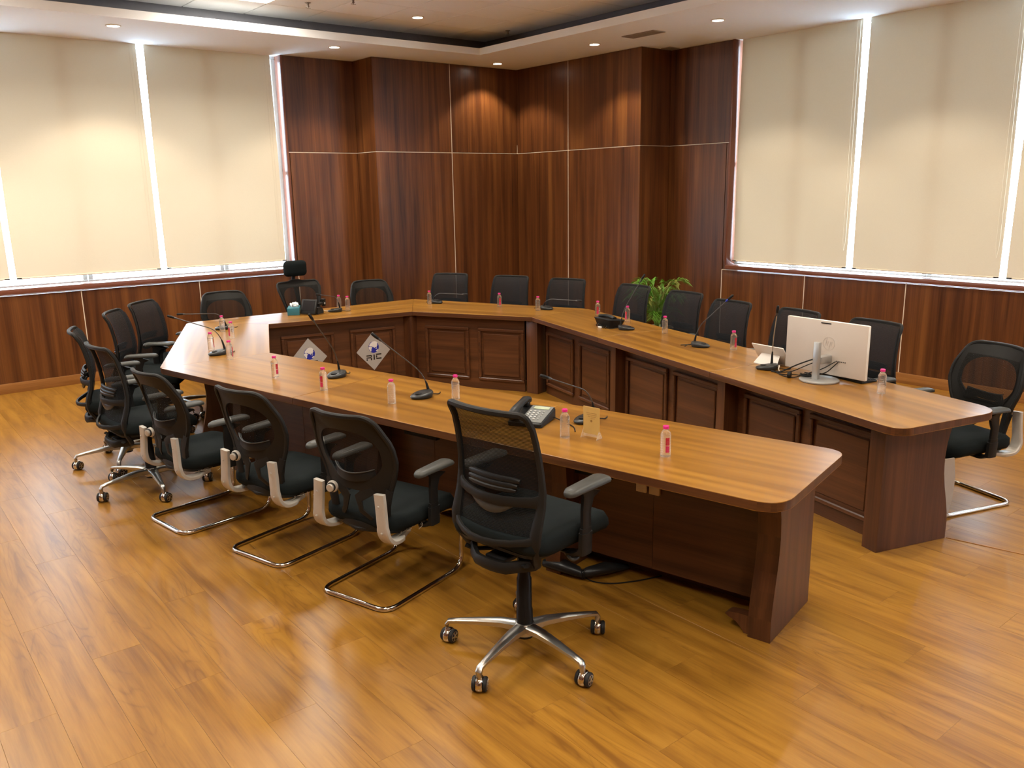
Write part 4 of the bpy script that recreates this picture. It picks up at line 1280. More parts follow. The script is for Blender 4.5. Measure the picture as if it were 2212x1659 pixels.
def place(t, x, y, face, label, group):
    t.location = (x, y, 0); t.rotation_euler = (0, 0, rad(face - 90)); t['label'] = label
    if group: t['group'] = group
A_chair = task_chair(0.165, brot=-9, axis=-72, face=10)
for c in A_chair.children:
    if c.name.split('.')[0] in ('gas_column', 'base_leg', 'caster', 'base_hub'): c.location = (-0.017, -0.014, 0)
place(A_chair, 2.043, 2.455, 10, 'tall black mesh office chair nearest the camera on a polished star base', None)
tproto = task_chair(0.046, brot=-10, axis=-60, face=5)
place(tproto, 1.45, 5.66, 5, 'black office chair at the left end with its star base in full view', 'office chairs at the left end of the table')
def snap(o):
    CH_of(o)
    for c in CH_of(o):
        CH_of(c)
        for d in CH_of(c): CH_of(d)
snap(tproto)
TCR = [(1.23, 6.43, -14, 'office chair furthest left, its top touching the inlay strip', 'office chairs at the left end of the table'),
      (1.68, 7.25, -32, 'black office chair seen side-on, second from the far left table corner', 'office chairs at the left end of the table'),
      (2.04, 7.73, -46, 'black office chair at the far left table corner, its front turned to us', 'office chairs at the left end of the table'),
      (5.36, 7.72, -146, 'black office chair backed by the inlay strip left of the far corner', 'office chairs along the far side'),
      (5.654, 7.008, -154, 'black office chair in front of the far wall corner, between two others', 'office chairs along the far side'),
      (5.849, 6.329, -160, 'black office chair in front of the inlay strip right of the corner', 'office chairs along the far side'),
      (5.897, 5.433, 176, 'black office chair just left of the potted palm', 'office chairs along the right arm of the table'),
      (5.798, 4.74, 174, 'black office chair just right of the potted palm', 'office chairs along the right arm of the table'),
      (5.585, 4.09, 172, 'black office chair behind the blue-ringed microphone', 'office chairs along the right arm of the table'),
      (5.50, 3.43, 166, 'black office chair behind the white tablet, partly hidden by the monitor', 'office chairs along the right arm of the table'),
      (5.408, 2.796, 170, 'black office chair behind the right edge of the monitor', 'office chairs along the right arm of the table')]
TC = [(x + 0.262 * math.cos(rad(a)), y + 0.262 * math.sin(rad(a)), a, l, g) for x, y, a, l, g in TCR]
for x, y, a, l, g in TC:
    c = copy_tree(tproto); place(c, x, y, a, l, g)
vproto = visitor_chair()
place(vproto, 1.956, 3.416, 17, 'black visitor chair with chrome sled base, nearest of the three along the near arm', 'visitor chairs along the near arm')
snap(vproto)
for x, y, a, l in ((1.79, 4.18, 15, 'black visitor chair with chrome sled base, middle of the three along the near arm'),
                   (1.578, 4.93, 9, 'black visitor chair with chrome sled base, furthest of the three along the near arm')):
    c = copy_tree(vproto); place(c, x, y, a, l, 'visitor chairs along the near arm')
vp2 = visitor_chair(knob=False, fray=False); snap(vp2)
place(vp2, 3.0, 8.13, -97, 'rounded mesh-backed chair at the far left, behind two water bottles', 'rounded mesh chairs on the far side')
c = copy_tree(vp2); place(c, 4.58, 7.98, -97, 'rounded mesh-backed chair right of the chair with a headrest', 'rounded mesh chairs on the far side')
vp3 = visitor_chair(knob=False, fray=False, cover=True)
place(vp3, 5.10, 2.12, 162, 'mesh-backed visitor chair at the right edge of the photo beyond the right table end', None)
hc = visitor_chair(knob=False, fray=False, head=True)
place(hc, 3.87, 8.15, -86, 'black high-back mesh chair with a separate headrest', None); hc.name = 'headrest_chair'

# ------------------------------------------------------------------ bottles
def bottle(label_side):
    t = empty('water_bottle', 'x', 'bottle')
    bm = NB()
    prof = [(0.016, 0.0), (0.0225, 0.002), (0.0235, 0.006), (0.0235, 0.016)]
    z = 0.018
    for k in range(7):
        prof += [(0.0222, z + 0.003), (0.0222, z + 0.006), (0.0236, z + 0.009)]; z += 0.0112
    prof += [(0.0235, 0.100), (0.0205, 0.110), (0.015, 0.118), (0.0115, 0.122), (0.0115, 0.127)]
    lathe(bm, prof, 16)
    mk('bottle_body', bm, M_water, t, smooth=50)
    bm = NB(); lathe(bm, [(0.0135, 0.1275), (0.0138, 0.129), (0.0138, 0.138), (0.0125, 0.1405), (0.006, 0.141)], 18)
    mk('cap', bm, M_pink, t)
    if label_side is not None:
        def patch(z0, z1, a0, a1, mat, par, nm, rr=0.0240):
            bm = NB(); va = []; 
            n = 6
            o = [Vector((rr * math.cos(a0 + (a1 - a0) * k / n), rr * math.sin(a0 + (a1 - a0) * k / n), z0)) for k in range(n + 1)]
            u = [Vector((p.x, p.y, z1)) for p in o]
            vo = [bm.verts.new(p) for p in o]; vu = [bm.verts.new(p) for p in u]
            for k in range(n): bm.faces.new((vo[k], vo[k + 1], vu[k + 1], vu[k]))
            vo2 = [bm.verts.new((p.x * 0.985, p.y * 0.985, z0)) for p in o]; vu2 = [bm.verts.new((p.x * 0.985, p.y * 0.985, z1)) for p in o]
            for k in range(n): bm.faces.new((vo2[k + 1], vo2[k], vu2[k], vu2[k + 1]))
            return mk(nm, bm, mat, par)
        a0 = label_side
        lb = patch(0.056, 0.091, a0 - 0.38, a0 + 0.38, M_red, t, 'label')
        patch(0.024, 0.054, a0 - 0.38, a0 + 0.38, M_red2, t, 'label')
        bm = NB()
        def P3(u, z): # u across label
            a = a0 + u; r2 = 0.0243
            return Vector((r2 * math.cos(a), r2 * math.sin(a), z))
        for k, gl in enumerate(([(-.2, 0), (0.2, 0.0028), (-.2, 0.0056)], [(-.2, .001), (.2, .001)], [(-.2, 0), (.2, 0), (.2, .005), (-.2, .005), (-.2, 0)], [(-.2, 0), (.2, 0.0028), (-.2, 0.0056)])):
            zb = 0.084 - k * 0.0082
            sweep(bm, [P3(u, zb + dz) for u, dz in gl], 0.0005, 0.0003, ref=(math.cos(a0), math.sin(a0), 0), n=4)
        mk('print', bm, M_pale, lb, smooth=0)
    return t
bp_plain = bottle(None); snap(bp_plain)
bp_lab = bottle(0.0); snap(bp_lab)
# (x, y, label angle deg or None, label)
cam_az = lambda x, y: math.degrees(math.atan2(-y, -x))
BOT = [(2.550, 7.165, None, 'clear water bottle hiding the far left microphone'),
       (2.481, 6.773, -50, 'clear water bottle with its red label peeling off, left end'),
       (2.160, 6.349, 75, 'clear water bottle behind the left end microphone base'),
       (2.129, 5.887, 70, 'clear water bottle in front of the left end microphone'),
       (2.127, 5.096, 38, 'red-labelled water bottle first from the left on the near arm'),
       (2.193, 4.543, -32, 'red-labelled water bottle left of a near arm microphone'),
       (2.327, 3.979, None, 'water bottle with no label in view, middle of the near arm'),
       (2.653, 3.821, None, 'water bottle mostly hidden behind the nearest chair back'),
       (2.600, 2.846, None, 'water bottle between the desk phone and the card holder'),
       (2.732, 2.335, 22, 'red-labelled water bottle near the rounded end of the near arm'),
       (3.965, 7.735, None, 'left one of two water bottles beside the screen phone'),
       (3.990, 7.600, None, 'right one of two water bottles beside the screen phone'),
       (4.818, 7.364, None, 'water bottle left of the far side bent microphone'),
       (5.200, 6.664, 15, 'red-labelled water bottle alone in the middle of the far side'),
       (5.299, 6.183, None, 'water bottle beside a microphone at the far right bend'),
       (5.449, 5.510, 0, 'red-labelled water bottle behind the black phone with coiled cord'),
       (5.400, 5.089, -35, 'red-labelled water bottle behind the microphone stem near the palm'),
       (5.172, 4.459, None, 'water bottle in front of the potted palm'),
       (4.977, 3.645, 42, 'red-labelled water bottle between the blue-ringed microphone and the tablet'),
       (4.500, 2.283, None, 'water bottle right of the monitor')]
for x, y, a, l in BOT:
    src = bp_plain if a is None else bp_lab
    c = copy_tree(src); c.location = (x, y, ZTOP + 0.0005); c['label'] = l; c['group'] = 'pink-capped water bottles on the table'
    if a is not None: c.rotation_euler = (0, 0, rad(cam_az(x, y) + a))
for src in (bp_plain, bp_lab):
    for c in list(src.children):
        for g in list(c.children): bpy.data.objects.remove(g)
        bpy.data.objects.remove(c)
    bpy.data.objects.remove(src)

# ------------------------------------------------------------------ gooseneck microphones
def tube(bm, pts, r, n=6, mi=0): sweep(bm, pts, r, n=n, ref=(0.2, 0.3, 1), mi=mi)
MIC = [('far left microphone bent flat over the table corner', (2.603, 7.303), -173, (2.63, 7.229), (2.195, 7.212, 0.925), 0.10, 0),
       ('left end microphone leaning out over the table edge', (2.131, 6.138), -171, (2.20, 6.15), (1.853, 6.315, 1.043), 0.12, 0),
       ('microphone on the near arm crossing the half-hidden sign plate', (2.423, 4.824), -159, (2.468, 4.881), (2.249, 4.797, 1.171), 0.08, 0),
       ('microphone on the near arm pointing at the RIC sign plate', (2.528, 3.985), -177, (2.591, 4.005), (2.305, 4.13, 1.124), 0.07, 0),
       ('microphone behind the upright card holder', (2.862, 2.971), 173, (2.925, 2.975), (2.581, 2.999, 1.022), 0.10, 0),
       ('microphone beside the screen phone, seen from behind', (3.835, 7.575), 150, (3.89, 7.575), (3.617, 7.527, 0.937), 0.10, 0),
       ('microphone bent flat on the left of the far side', (4.915, 7.37), -82, (4.907, 7.424), (5.043, 6.992, 0.853), 0.065, 0),
       ('microphone bent flat at the far right bend', (5.412, 6.179), -83, (5.409, 6.227), (5.509, 5.784, 0.851), 0.065, 0),
       ('microphone standing in front of the chair left of the palm', (5.081, 4.798), -66, (5.065, 4.85), (5.204, 4.715, 1.199), 0.08, 0),
       ('microphone with a blue ring below its head', (4.904, 3.883), -76, (4.905, 3.94), (4.999, 3.681, 1.134), 0.08, 1),
       ('upright microphone in front of the white tablet', (4.59, 3.095), 130, (4.632, 3.09), (4.568, 3.023, 1.162), 0.12, 2)]
for lab, bc, az, rt, hd, cup, var in MIC:
    a = rad(az)
    t = empty('gooseneck_microphone', lab, 'microphone', (bc[0], bc[1], ZTOP), a, 'gooseneck microphones on the table')
    Mi = Matrix.Translation((bc[0], bc[1], ZTOP)) @ Matrix.Rotation(a, 4, 'Z')
    inv = Mi.inverted()
    def hgt(x): return interp(x, [-0.075, 0.075], [0.040, 0.016])
    bm = NB(); rings = []
    for sc, zf, z_add in ((0.86, 0, 0.0), (0.93, 0, 0.004), (1.0, 0.55, 0.0), (0.99, 0.8, 0.0), (0.93, 0.95, 0.001), (0.70, 1.0, 0.002), (0.35, 1.0, 0.003)):
        ring_ = []
        for k in range(24):
            th = 2 * PI * k / 24
            x = 0.072 * sc * math.cos(th); y = 0.055 * sc * math.sin(th) * (1 + 0.12 * (-math.cos(th)))
            ring_.append(Vector((x, y, max(0.0005, hgt(x) * zf + z_add))))
        rings.append(ring_)
    loft(bm, rings)
    bs = mk('mic_base', bm, M_micb, t, smooth=50)
    bm = NB(); lathe(bm, [(0.021, 0), (0.021, 0.002), (0.018, 0.003), (0.017, 0.0015)], 18, c=(0.022, 0, hgt(0.022) + 0.0035))
    mk('talk_button', bm, M_black, bs)
    r0 = inv @ Vector((rt[0], rt[1], ZTOP)); r0.z = 0.035
    r0.x = max(-0.062, min(0.0, r0.x)); r0.y = max(-0.03, min(0.03, r0.y))
    h_ = inv @ Vector(hd)
    P0 = r0; P1 = r0 + Vector((0, 0, cup)) + (h_ - r0) * 0.06
    P2 = P1 + (h_ - P1) * 0.22
    pts = [P0 * (1 - q) ** 2 + P1 * 2 * q * (1 - q) + P2 * q * q for q in [k / 10 for k in range(11)]]
    end = P1 + (h_ - P1) * 1.0
    dirv = (h_ - P2).normalized()
    neck_end = h_ - dirv * 0.062
    bm = NB(); tube(bm, pts + [P2 + (neck_end - P2) * q for q in (0.33, 0.66, 1.0)], 0.0034, 8)
    mk('gooseneck', bm, M_micg if var != 2 else M_alu, t, smooth=60)
    bm = NB(); sweep(bm, [r0 - Vector((0, 0, 0.004)), pts[2], pts[3]], [0.009, 0.0065, 0.004], n=8, ref=(1, 0, 0))
    mk('strain_relief', bm, M_black, t, smooth=60)
    bm = NB(); sweep(bm, [neck_end - dirv * 0.012, neck_end - dirv * 0.004, neck_end + dirv * 0.006, neck_end + dirv * 0.012], [0.0045, 0.0065, 0.0075, 0.0075], n=10, ref=(0.3, 1, 0.2))
    mk('light_ring', bm, M_blue if var == 1 else M_micg, t, smooth=60)
    bm = NB(); sweep(bm, [neck_end + dirv * 0.012, neck_end + dirv * 0.016, neck_end + dirv * 0.035, h_ - dirv * 0.004, h_], [0.0072, 0.0088, 0.0098, 0.0085, 0.004], n=10, ref=(0.3, 1, 0.2))
    mk('mic_head', bm, M_black, t, smooth=60)
    # short cable leaving the rear of the base
    bm = NB()
    s_ = 1 if hash(lab) % 2 else 1
    cb = [(-0.068, 0.01, 0.012), (-0.085, 0.014, 0.010), (-0.11, 0.012, 0.004), (-0.135, -0.004, 0.0035), (-0.15, -0.02, 0.0035)]
    tube(bm, arc_path(cb, 0.02, 3), 0.003, 6)
    cb2 = [(-0.068, -0.008, 0.012), (-0.09, -0.016, 0.012), (-0.105, -0.03, 0.004), (-0.10, -0.05, 0.0035)]
    if lab.startswith('microphone with a blue') or 'card holder' in lab or 'RIC' in lab: tube(bm, arc_path(cb2, 0.02, 3), 0.003, 6)
    mk('cable', bm, M_black, t, smooth=60)

# ------------------------------------------------------------------ desk phone (near arm)
t = empty('desk_phone', 'black push-button desk phone on the near arm, keypad towards the chair', 'phone', (2.665, 3.165, ZTOP), rad(27 - 90))
# local: +y away from the user, x right
def wz(y): return interp(y, [-0.10, 0.10], [0.022, 0.062])
bm = NB()
rings = []
for ins, f_ in ((0.006, 0.0), (0.0, 0.1), (0.0, 0.8), (0.003, 0.95), (0.008, 1.0)):
    rings.append([Vector((x, y, max(0.0008, wz(y) * f_))) for x, y in rrect(0.185 - 2 * ins, 0.21 - 2 * ins, 0.014, 3)])
loft(bm, rings); mk('phone_body', bm, M_black, t, smooth=35)
sl = math.atan2(0.04, 0.20)
Mf = Matrix.Translation((0, 0, 0.0435)) @ Matrix.Rotation(sl, 4, 'X')
bm = NB(); box(bm, (0.027, 0.0, 0.0), (0.118, 0.185, 0.003), M=Mf, bev=0.001, seg=1); fp = mk('face_plate', bm, M_phonef, t)
bm = NB(); box(bm, (0.030, 0.066, 0.003), (0.085, 0.030, 0.003), M=Mf, bev=0.001, seg=1); mk('display', bm, M_lcd, fp)
kb = NB(); box(kb, (0, 0, 0), (0.013, 0.009, 0.005), bev=0.002, seg=1)
kme = None
for r in range(5):
    for c_ in range(4):
        loc = Mf @ Vector((-0.014 + 0.024 * c_, 0.022 - 0.021 * r, 0.004))
        if kme is None:
            k0 = mk('key', kb, M_key, fp); kme = k0
            k0.location = loc; k0.rotation_euler = (sl, 0, 0)
        else:
            k1 = kme.copy(); C.objects.link(k1); k1.location = loc; k1.rotation_euler = (sl, 0, 0)
            if c_ == 3: k1.scale = (0.7, 0.6, 0.8)
bm = NB()
hp = [Vector((-0.066, y, z)) for y, z in ((-0.105, 0.050), (-0.085, 0.060), (-0.04, 0.078), (0.02, 0.088), (0.07, 0.094), (0.095, 0.090), (0.105, 0.080))]
sweep(bm, hp, [0.022, 0.026, 0.022, 0.021, 0.023, 0.026, 0.022], [0.012, 0.018, 0.014, 0.013, 0.015, 0.018, 0.012], ref=(0, 0, 1), n=10, sq=0.7)
box(bm, (-0.066, -0.082, 0.042), (0.04, 0.035, 0.03), bev=0.008); box(bm, (-0.066, 0.080, 0.070), (0.04, 0.035, 0.03), bev=0.008)
mk('handset', bm, M_black, t, smooth=50)
bm = NB(); tube(bm, arc_path([(0.09, 0.06, 0.02), (0.15, 0.05, 0.004), (0.24, -0.03, 0.004), (0.27, -0.10, 0.004)], 0.03, 4), 0.003); mk('cable', bm, M_black, t)

# card holder
t = empty('card_holder', 'small clear stand holding an upright amber card', 'sign', (2.690, 2.757, ZTOP), rad(-80))
bm = NB(); box(bm, (0, 0, 0.085), (0.094, 0.003, 0.132), bev=0.0008, seg=1); cd = mk('card', bm, M_amber, t, smooth=0)
bm = NB()
for k, (x0, x1) in enumerate(((-0.028, 0.03), (-0.026, 0.03), (-0.020, -0.008), (-0.004, 0.026), (-0.004, 0.02))):
    box(bm, ((x0 + x1) / 2, -0.0018, 0.121 - (k if k < 3 else k - 1) * 0.0085), (x1 - x0, 0.0006, 0.0016))
lathe(bm, [(0.006, 0), (0.006, 0.0006)], 12, M=Matrix.Translation((0, -0.0016, 0.083)) @ Matrix.Rotation(PI / 2, 4, 'X'))
mk('print', bm, M_ink, cd, smooth=0)
for s in (-1, 1):
    bm = NB()
    x = s * 0.046
    a_ = [Vector((x - 0.0015, y, z)) for y, z in ((-0.024, 0), (-0.004, 0.036), (0.004, 0.036), (0.024, 0))]
    loft(bm, [a_, [p + Vector((0.003, 0, 0)) for p in a_]]); mk('foot', bm, M_acry, t, smooth=0)
bm = NB(); box(bm, (0, 0, 0.012), (0.09, 0.004, 0.012)); mk('cross_bar', bm, M_acry, t, smooth=0)

# ------------------------------------------------------------------ phone with screen + tissue box, far left side
t = empty('screen_phone', 'black phone with a tilted screen seen from its side beside the tissue box', 'phone', (3.60, 7.60, ZTOP), rad(32))
# local: screen faces -x; body wedge
bm = NB()
Ms = Matrix.Translation((-0.045, 0, 0.078)) @ Matrix.Rotation(rad(24), 4, 'Y')
slab(bm, 0.022, 0.17, 0.006, [(0.002, -0.075), (0, -0.07), (0, 0.068), (0.003, 0.072)], M=Ms)
sp = mk('screen_housing', bm, M_black, t)
bm = NB(); box(bm, (-0.0125, 0, 0.008), (0.003, 0.13, 0.10), M=Ms); mk('screen', bm, M_screen, sp)
bm = NB()
a_ = [Vector((x, -0.07, z)) for x, z in ((-0.01, 0.0), (0.10, 0.0), (0.095, 0.035), (0.06, 0.062), (0.0, 0.062), (-0.012, 0.04))]
loft(bm, [a_, [p + Vector((0, 0.15, 0)) for p in a_]]); mk('stand', bm, M_micb, t)
bm = NB()
sweep(bm, [(-0.02, -0.085, 0.095), (0.03, -0.085, 0.100), (0.08, -0.085, 0.105)], 0.018, 0.014, ref=(0, 0, 1), n=10, sq=0.7)
sweep(bm, [(0.05, -0.085, 0.128), (0.09, -0.085, 0.132)], 0.022, 0.014, ref=(0, 0, 1), n=10, sq=0.7)
box(bm, (0.085, -0.085, 0.095), (0.03, 0.035, 0.05), bev=0.008)
mk('handset', bm, M_black, t, smooth=50)
bm = NB(); box(bm, (0.072, -0.104, 0.10), (0.018, 0.003, 0.018), bev=0.001, seg=1); mk('sticker', bm, M_key, t)
bm = NB(); tube(bm, arc_path([(0.10, -0.02, 0.012), (0.14, -0.03, 0.02), (0.17, -0.06, 0.006), (0.19, -0.08, 0.0035)], 0.02, 4), 0.0035); mk('cable', bm, M_cable_w, t)
t = empty('tissue_box', 'teal tissue box with a white tissue sticking out', 'tissue box', (3.475, 7.735, ZTOP), rad(-28))
bm = NB(); box(bm, (0, 0, 0.0355), (0.115, 0.22, 0.070), bev=0.003); mk('carton', bm, M_teal, t)
bm = NB(); rng = random.Random(3)
for k in range(5):
    a_ = rng.random() * PI
    pth = [Vector((0.0, 0.0, 0.068)) + Vector((rng.uniform(-.02, .02), rng.uniform(-.03, .03), 0)) for _ in range(1)]
    for q in range(3): pth.append(pth[-1] + Vector((rng.uniform(-.014, .014), rng.uniform(-.022, .022), 0.013)))
    sweep(bm, pth, [0.020, 0.026, 0.024, 0.010], [0.004, 0.009, 0.007, 0.002], ref=(math.cos(a_), math.sin(a_), 0.1), n=8)
mk('tissue', bm, M_tissue, t, smooth=70)

# phone with coiled cord
t = empty('corded_phone', 'black phone with a coiled cord seen from behind on the right arm', 'phone', (5.115, 5.03, ZTOP), rad(-97))
bm = NB(); rings = []
for ins, z in ((0.022, 0.0008), (0.014, 0.006), (0.0, 0.048), (-0.006, 0.062), (-0.004, 0.068), (0.01, 0.070)):
    rings.append([Vector((x, y, z - 0.10 * y * (z > 0.02))) for x, y in rrect(0.23 - 2 * ins, 0.16 - 2 * ins, 0.03, 4)])
loft(bm, rings); mk('phone_body', bm, M_black, t, smooth=35)
bm = NB(); sweep(bm, [(-0.10, -0.02, 0.082), (-0.03, -0.02, 0.092), (0.04, -0.02, 0.090), (0.095, -0.02, 0.078)], 0.022, 0.013, ref=(0, 0, 1), n=10, sq=0.7); mk('handset', bm, M_black, t, smooth=50)
bm = NB(); cp = []
for k in range(90):
    u = k / 89; a_ = 2 * PI * 9 * u
    cp.append((-0.06 + 0.16 * u, -0.098 + 0.009 * math.cos(a_) + 0.012 * math.sin(u * 7), 0.013 + 0.009 * math.sin(a_)))
tube(bm, cp, 0.0028, 5); mk('coiled_cord', bm, M_black, t)
bm = NB(); box(bm, (0.03, -0.125, 0.008), (0.045, 0.016, 0.014), bev=0.003); mk('white_plug', bm, M_white, t)['label'] = 'white cable plug'

# ------------------------------------------------------------------ monitor, keyboard, tablet
t = empty('computer_monitor', 'large pale computer monitor seen from behind on the right arm', 'monitor', (4.55, 2.72, ZTOP), rad(85.4 - 90))
# local: +x towards the user (screen), -x the back, y along the width
def shell(bm):
    box(bm, (0.095, 0.012, 0.188), (0.026, 0.568, 0.328), bev=0.006, seg=2)
bm = NB(); shell(bm); bm.normal_update()
for f in bm.faces:
    if f.normal.x > -0.7: f.material_index = 1
sh = mk('monitor_shell', bm, [M_monitor, M_mon_edge], t, smooth=30)
bm = NB(); box(bm, (0.109, 0.012, 0.192), (0.002, 0.548, 0.30)); mk('screen', bm, M_screen, sh)
bm = NB()
cy_, cz_ = -0.015, 0.215
Ml = Matrix.Translation((0.0818, cy_, cz_)) @ Matrix.Rotation(-PI / 2, 4, 'Y')
rings = []
for r_i, hh in ((0.041, 0.0), (0.041, 0.0012), (0.0385, 0.0012), (0.0385, 0.0)):
    rings.append([Ml @ Vector((r_i * math.cos(2 * PI * k / 28), r_i * math.sin(2 * PI * k / 28), hh)) for k in range(28)])
loft(bm, rings, cap=False)
# the two slanted letters inside the ring, as seen from behind the monitor (viewer-right is -y)
def lb(pts):
    sweep(bm, [Vector((0.0814, cy_ - a, cz_ + b_)) for a, b_ in pts], 0.0028, 0.0007, ref=(-1, 0, 0), n=4)
lb([(-0.014, 0.034), (-0.024, -0.014)]); lb([(-0.020, 0.012), (-0.006, 0.012), (-0.011, -0.014)])
lb([(0.010, 0.012), (0.000, -0.034)]); lb([(0.010, 0.012), (0.022, 0.012), (0.017, -0.012), (0.006, -0.012)])
mk('badge', bm, M_mon_logo, sh, smooth=30)
bm = NB(); box(bm, (0.081, 0.012, 0.336), (0.003, 0.07, 0.006)); mk('vent_slot', bm, M_black, sh)
bm = NB()
for k in range(6): box(bm, (0.081, -0.075 - 0.012 * k, 0.115), (0.003, 0.006, 0.005))
mk('ports', bm, M_black, sh)
bm = NB(); slab(bm, 0.03, 0.04, 0.008, [(0.001, 0.012), (0, 0.014), (0, 0.235), (0.002, 0.238)], M=Matrix.Translation((-0.035, -0.02, 0)))
st = mk('stand_column', bm, M_standm, t)
bm = NB(); box(bm, (0.03, -0.02, 0.125), (0.105, 0.05, 0.045), bev=0.006); mk('mount_bracket', bm, M_standm, t)
bm = NB(); lathe(bm, [(0.110, 0.0008), (0.116, 0.003), (0.116, 0.010), (0.110, 0.013), (0.02, 0.0135)], 36, c=(-0.012, -0.03, 0)); mk('stand_base', bm, M_standm, t)
# cables
bm = NB()
def wc(pts, r=0.003, mi=0): tube(bm, arc_path(pts, 0.03, 4), r, 6, mi)
wc([(0.079, 0.035, 0.118), (0.03, 0.06, 0.112), (-0.01, 0.14, 0.07), (-0.03, 0.24, 0.010), (-0.03, 0.31, 0.006)], 0.0042)
wc([(0.079, 0.02, 0.11), (0.0, 0.05, 0.09), (-0.03, 0.15, 0.03), (-0.03, 0.25, 0.005), (-0.03, 0.31, 0.004)])
wc([(0.079, -0.07, 0.112), (0.02, -0.03, 0.07), (-0.04, 0.02, 0.045), (-0.05, 0.05, 0.03), (-0.04, 0.09, 0.02)])
wc([(0.079, -0.09, 0.112), (0.01, -0.06, 0.05), (-0.045, 0.0, 0.03), (-0.05, 0.06, 0.02), (-0.02, 0.13, 0.012), (-0.06, 0.20, 0.004), (-0.04, 0.26, 0.004)])
wc([(-0.03, 0.08, 0.018), (-0.07, 0.10, 0.006), (-0.09, 0.16, 0.004), (-0.05, 0.24, 0.004), (0.02, 0.28, 0.004)])
for k in range(4):
    a_ = k * 0.7
    wc([(-0.02 + 0.03 * math.cos(a_ + q), 0.06 + 0.035 * math.sin(a_ + q), 0.018 + 0.004 * k) for q in (0, 1, 2, 3, 4, 5)], 0.003)
mk('cables', bm, M_black, t, smooth=60)
bm = NB(); lathe(bm, [(0.012, -0.011), (0.019, -0.010), (0.019, 0.010), (0.012, 0.011)], 16, M=Matrix.Translation((-0.085, 0.13, 0.0195)) @ Matrix.Rotation(PI / 2, 4, 'X') @ Matrix.Rotation(0.4, 4, 'Y'))
o = mk('cable_reel', bm, M_black); o.location = (4.55, 2.72, ZTOP); o.rotation_euler = (0, 0, rad(-4.6)); tag(o, 'small round black cable puck left of the monitor stand', 'cable')
t = empty('keyboard', 'black keyboard lying behind the monitor', 'keyboard', (4.735, 2.635, ZTOP), rad(78 - 90))
bm = NB(); a_ = [Vector((x, -0.18, z)) for x, z in ((-0.065, 0.001), (0.065, 0.001), (0.065, 0.010), (-0.065, 0.024))]
loft(bm, [a_, [p + Vector((0, 0.36, 0)) for p in a_]]); bmesh.ops.bevel(bm, geom=bm.edges[:], offset=0.002, segments=1, affect='EDGES')
kbd = mk('case', bm, M_black, t)
kb = NB(); box(kb, (0, 0, 0), (0.015, 0.0155, 0.004), bev=0.001, seg=1); kp = None
for r in range(6):
    for c_ in range(18):
        x = -0.05 + 0.020 * r; z = interp(x, [-0.065, 0.065], [0.024, 0.010]) + 0.003
        if kp is None:
            kp = mk('key', kb, M_black, kbd, smooth=0); k1 = kp
        else:
            k1 = kp.copy(); C.objects.link(k1)
        k1.location = (x, -0.168 + 0.0198 * c_, z); k1.rotation_euler = (0, 0.107, 0)
t = empty('tablet', 'white tablet leaning on its stand, seen from behind', 'tablet', (4.735, 3.17, ZTOP), rad(84 - 90))
Mt = Matrix.Translation((0.055, 0, 0.002)) @ Matrix.Rotation(rad(-36), 4, 'Y')
bm = NB(); box(bm, (0, 0, 0.080), (0.008, 0.26, 0.158), bev=0.003, M=Mt); tb = mk('tablet_body', bm, M_white, t)
bm = NB(); box(bm, (0.0045, 0, 0.080), (0.0015, 0.235, 0.138), M=Mt); mk('screen', bm, M_screen, tb)
bm = NB()
loft(bm, [[Mt @ Vector((-0.005, y, z)) for y, z in ((-0.075, 0.085), (0.075, 0.085), (0.075, 0.080), (-0.075, 0.080))],
          [Vector((-0.052, y, z)) for y, z in ((-0.095, 0.006), (0.095, 0.006), (0.095, 0.001), (-0.095, 0.001))]])
mk('kickstand', bm, M_white, t, smooth=0)
bm = NB(); tube(bm, arc_path([(4.60, 3.02, ZTOP + 0.03), (4.57, 2.99, ZTOP + 0.045), (4.55, 2.985, ZTOP + 0.02), (4.56, 2.97, ZTOP + 0.004)], 0.02, 4), 0.0035)
o = mk('loose_cable', bm, M_cable_w); tag(o, 'short white cable loop beside the upright microphone base', 'cable')
bm = NB(); slab(bm, 0.03, 0.05, 0.012, [(0.004, 0.0006), (0, 0.006), (0, 0.014), (0.006, 0.02)], M=Matrix.Translation((4.80, 2.93, ZTOP)))
o = mk('computer_mouse', bm, M_white); tag(o, 'small white mouse between tablet and monitor', 'mouse')

# ------------------------------------------------------------------ sockets under the near arm
def on_near(s, out, z): # along outer modesty face of the near arm
    p = Vector((3.0, 2.0)) + dN * s - nN * out
    return p.x, p.y, z
ra = math.atan2(dN.y, dN.x)
for s, z, l in ((0.60, 0.498, 'left one of two cream plates under the near arm'), (0.53, 0.498, 'right one of two cream plates under the near arm')):
    bm = NB(); box(bm, on_near(s, 0.010, z), (0.055, 0.016, 0.045), rz=ra, bev=0.003)
    o = mk('cable_plate', bm, M_cream); tag(o, l, 'plate', 'cream plates under the near arm')
for s, l in ((2.05, 'black socket box under the near arm between the chairs'), (0.89, 'black socket box under the near arm behind the nearest chair')):
    c0 = on_near(s, 0.020, 0.535)
    t = empty('socket_box', l, 'socket', (c0[0], c0[1], 0.535), ra, 'socket boxes under the near arm')
    bm = NB(); box(bm, (0, 0, 0), (0.26, 0.034, 0.06), bev=0.004); mk('housing', bm, M_black, t)
    bm = NB(); box(bm, (0, 0.019, 0.004), (0.13, 0.004, 0.035), bev=0.001, seg=1); mk('outlet_plate', bm, M_micb, t)
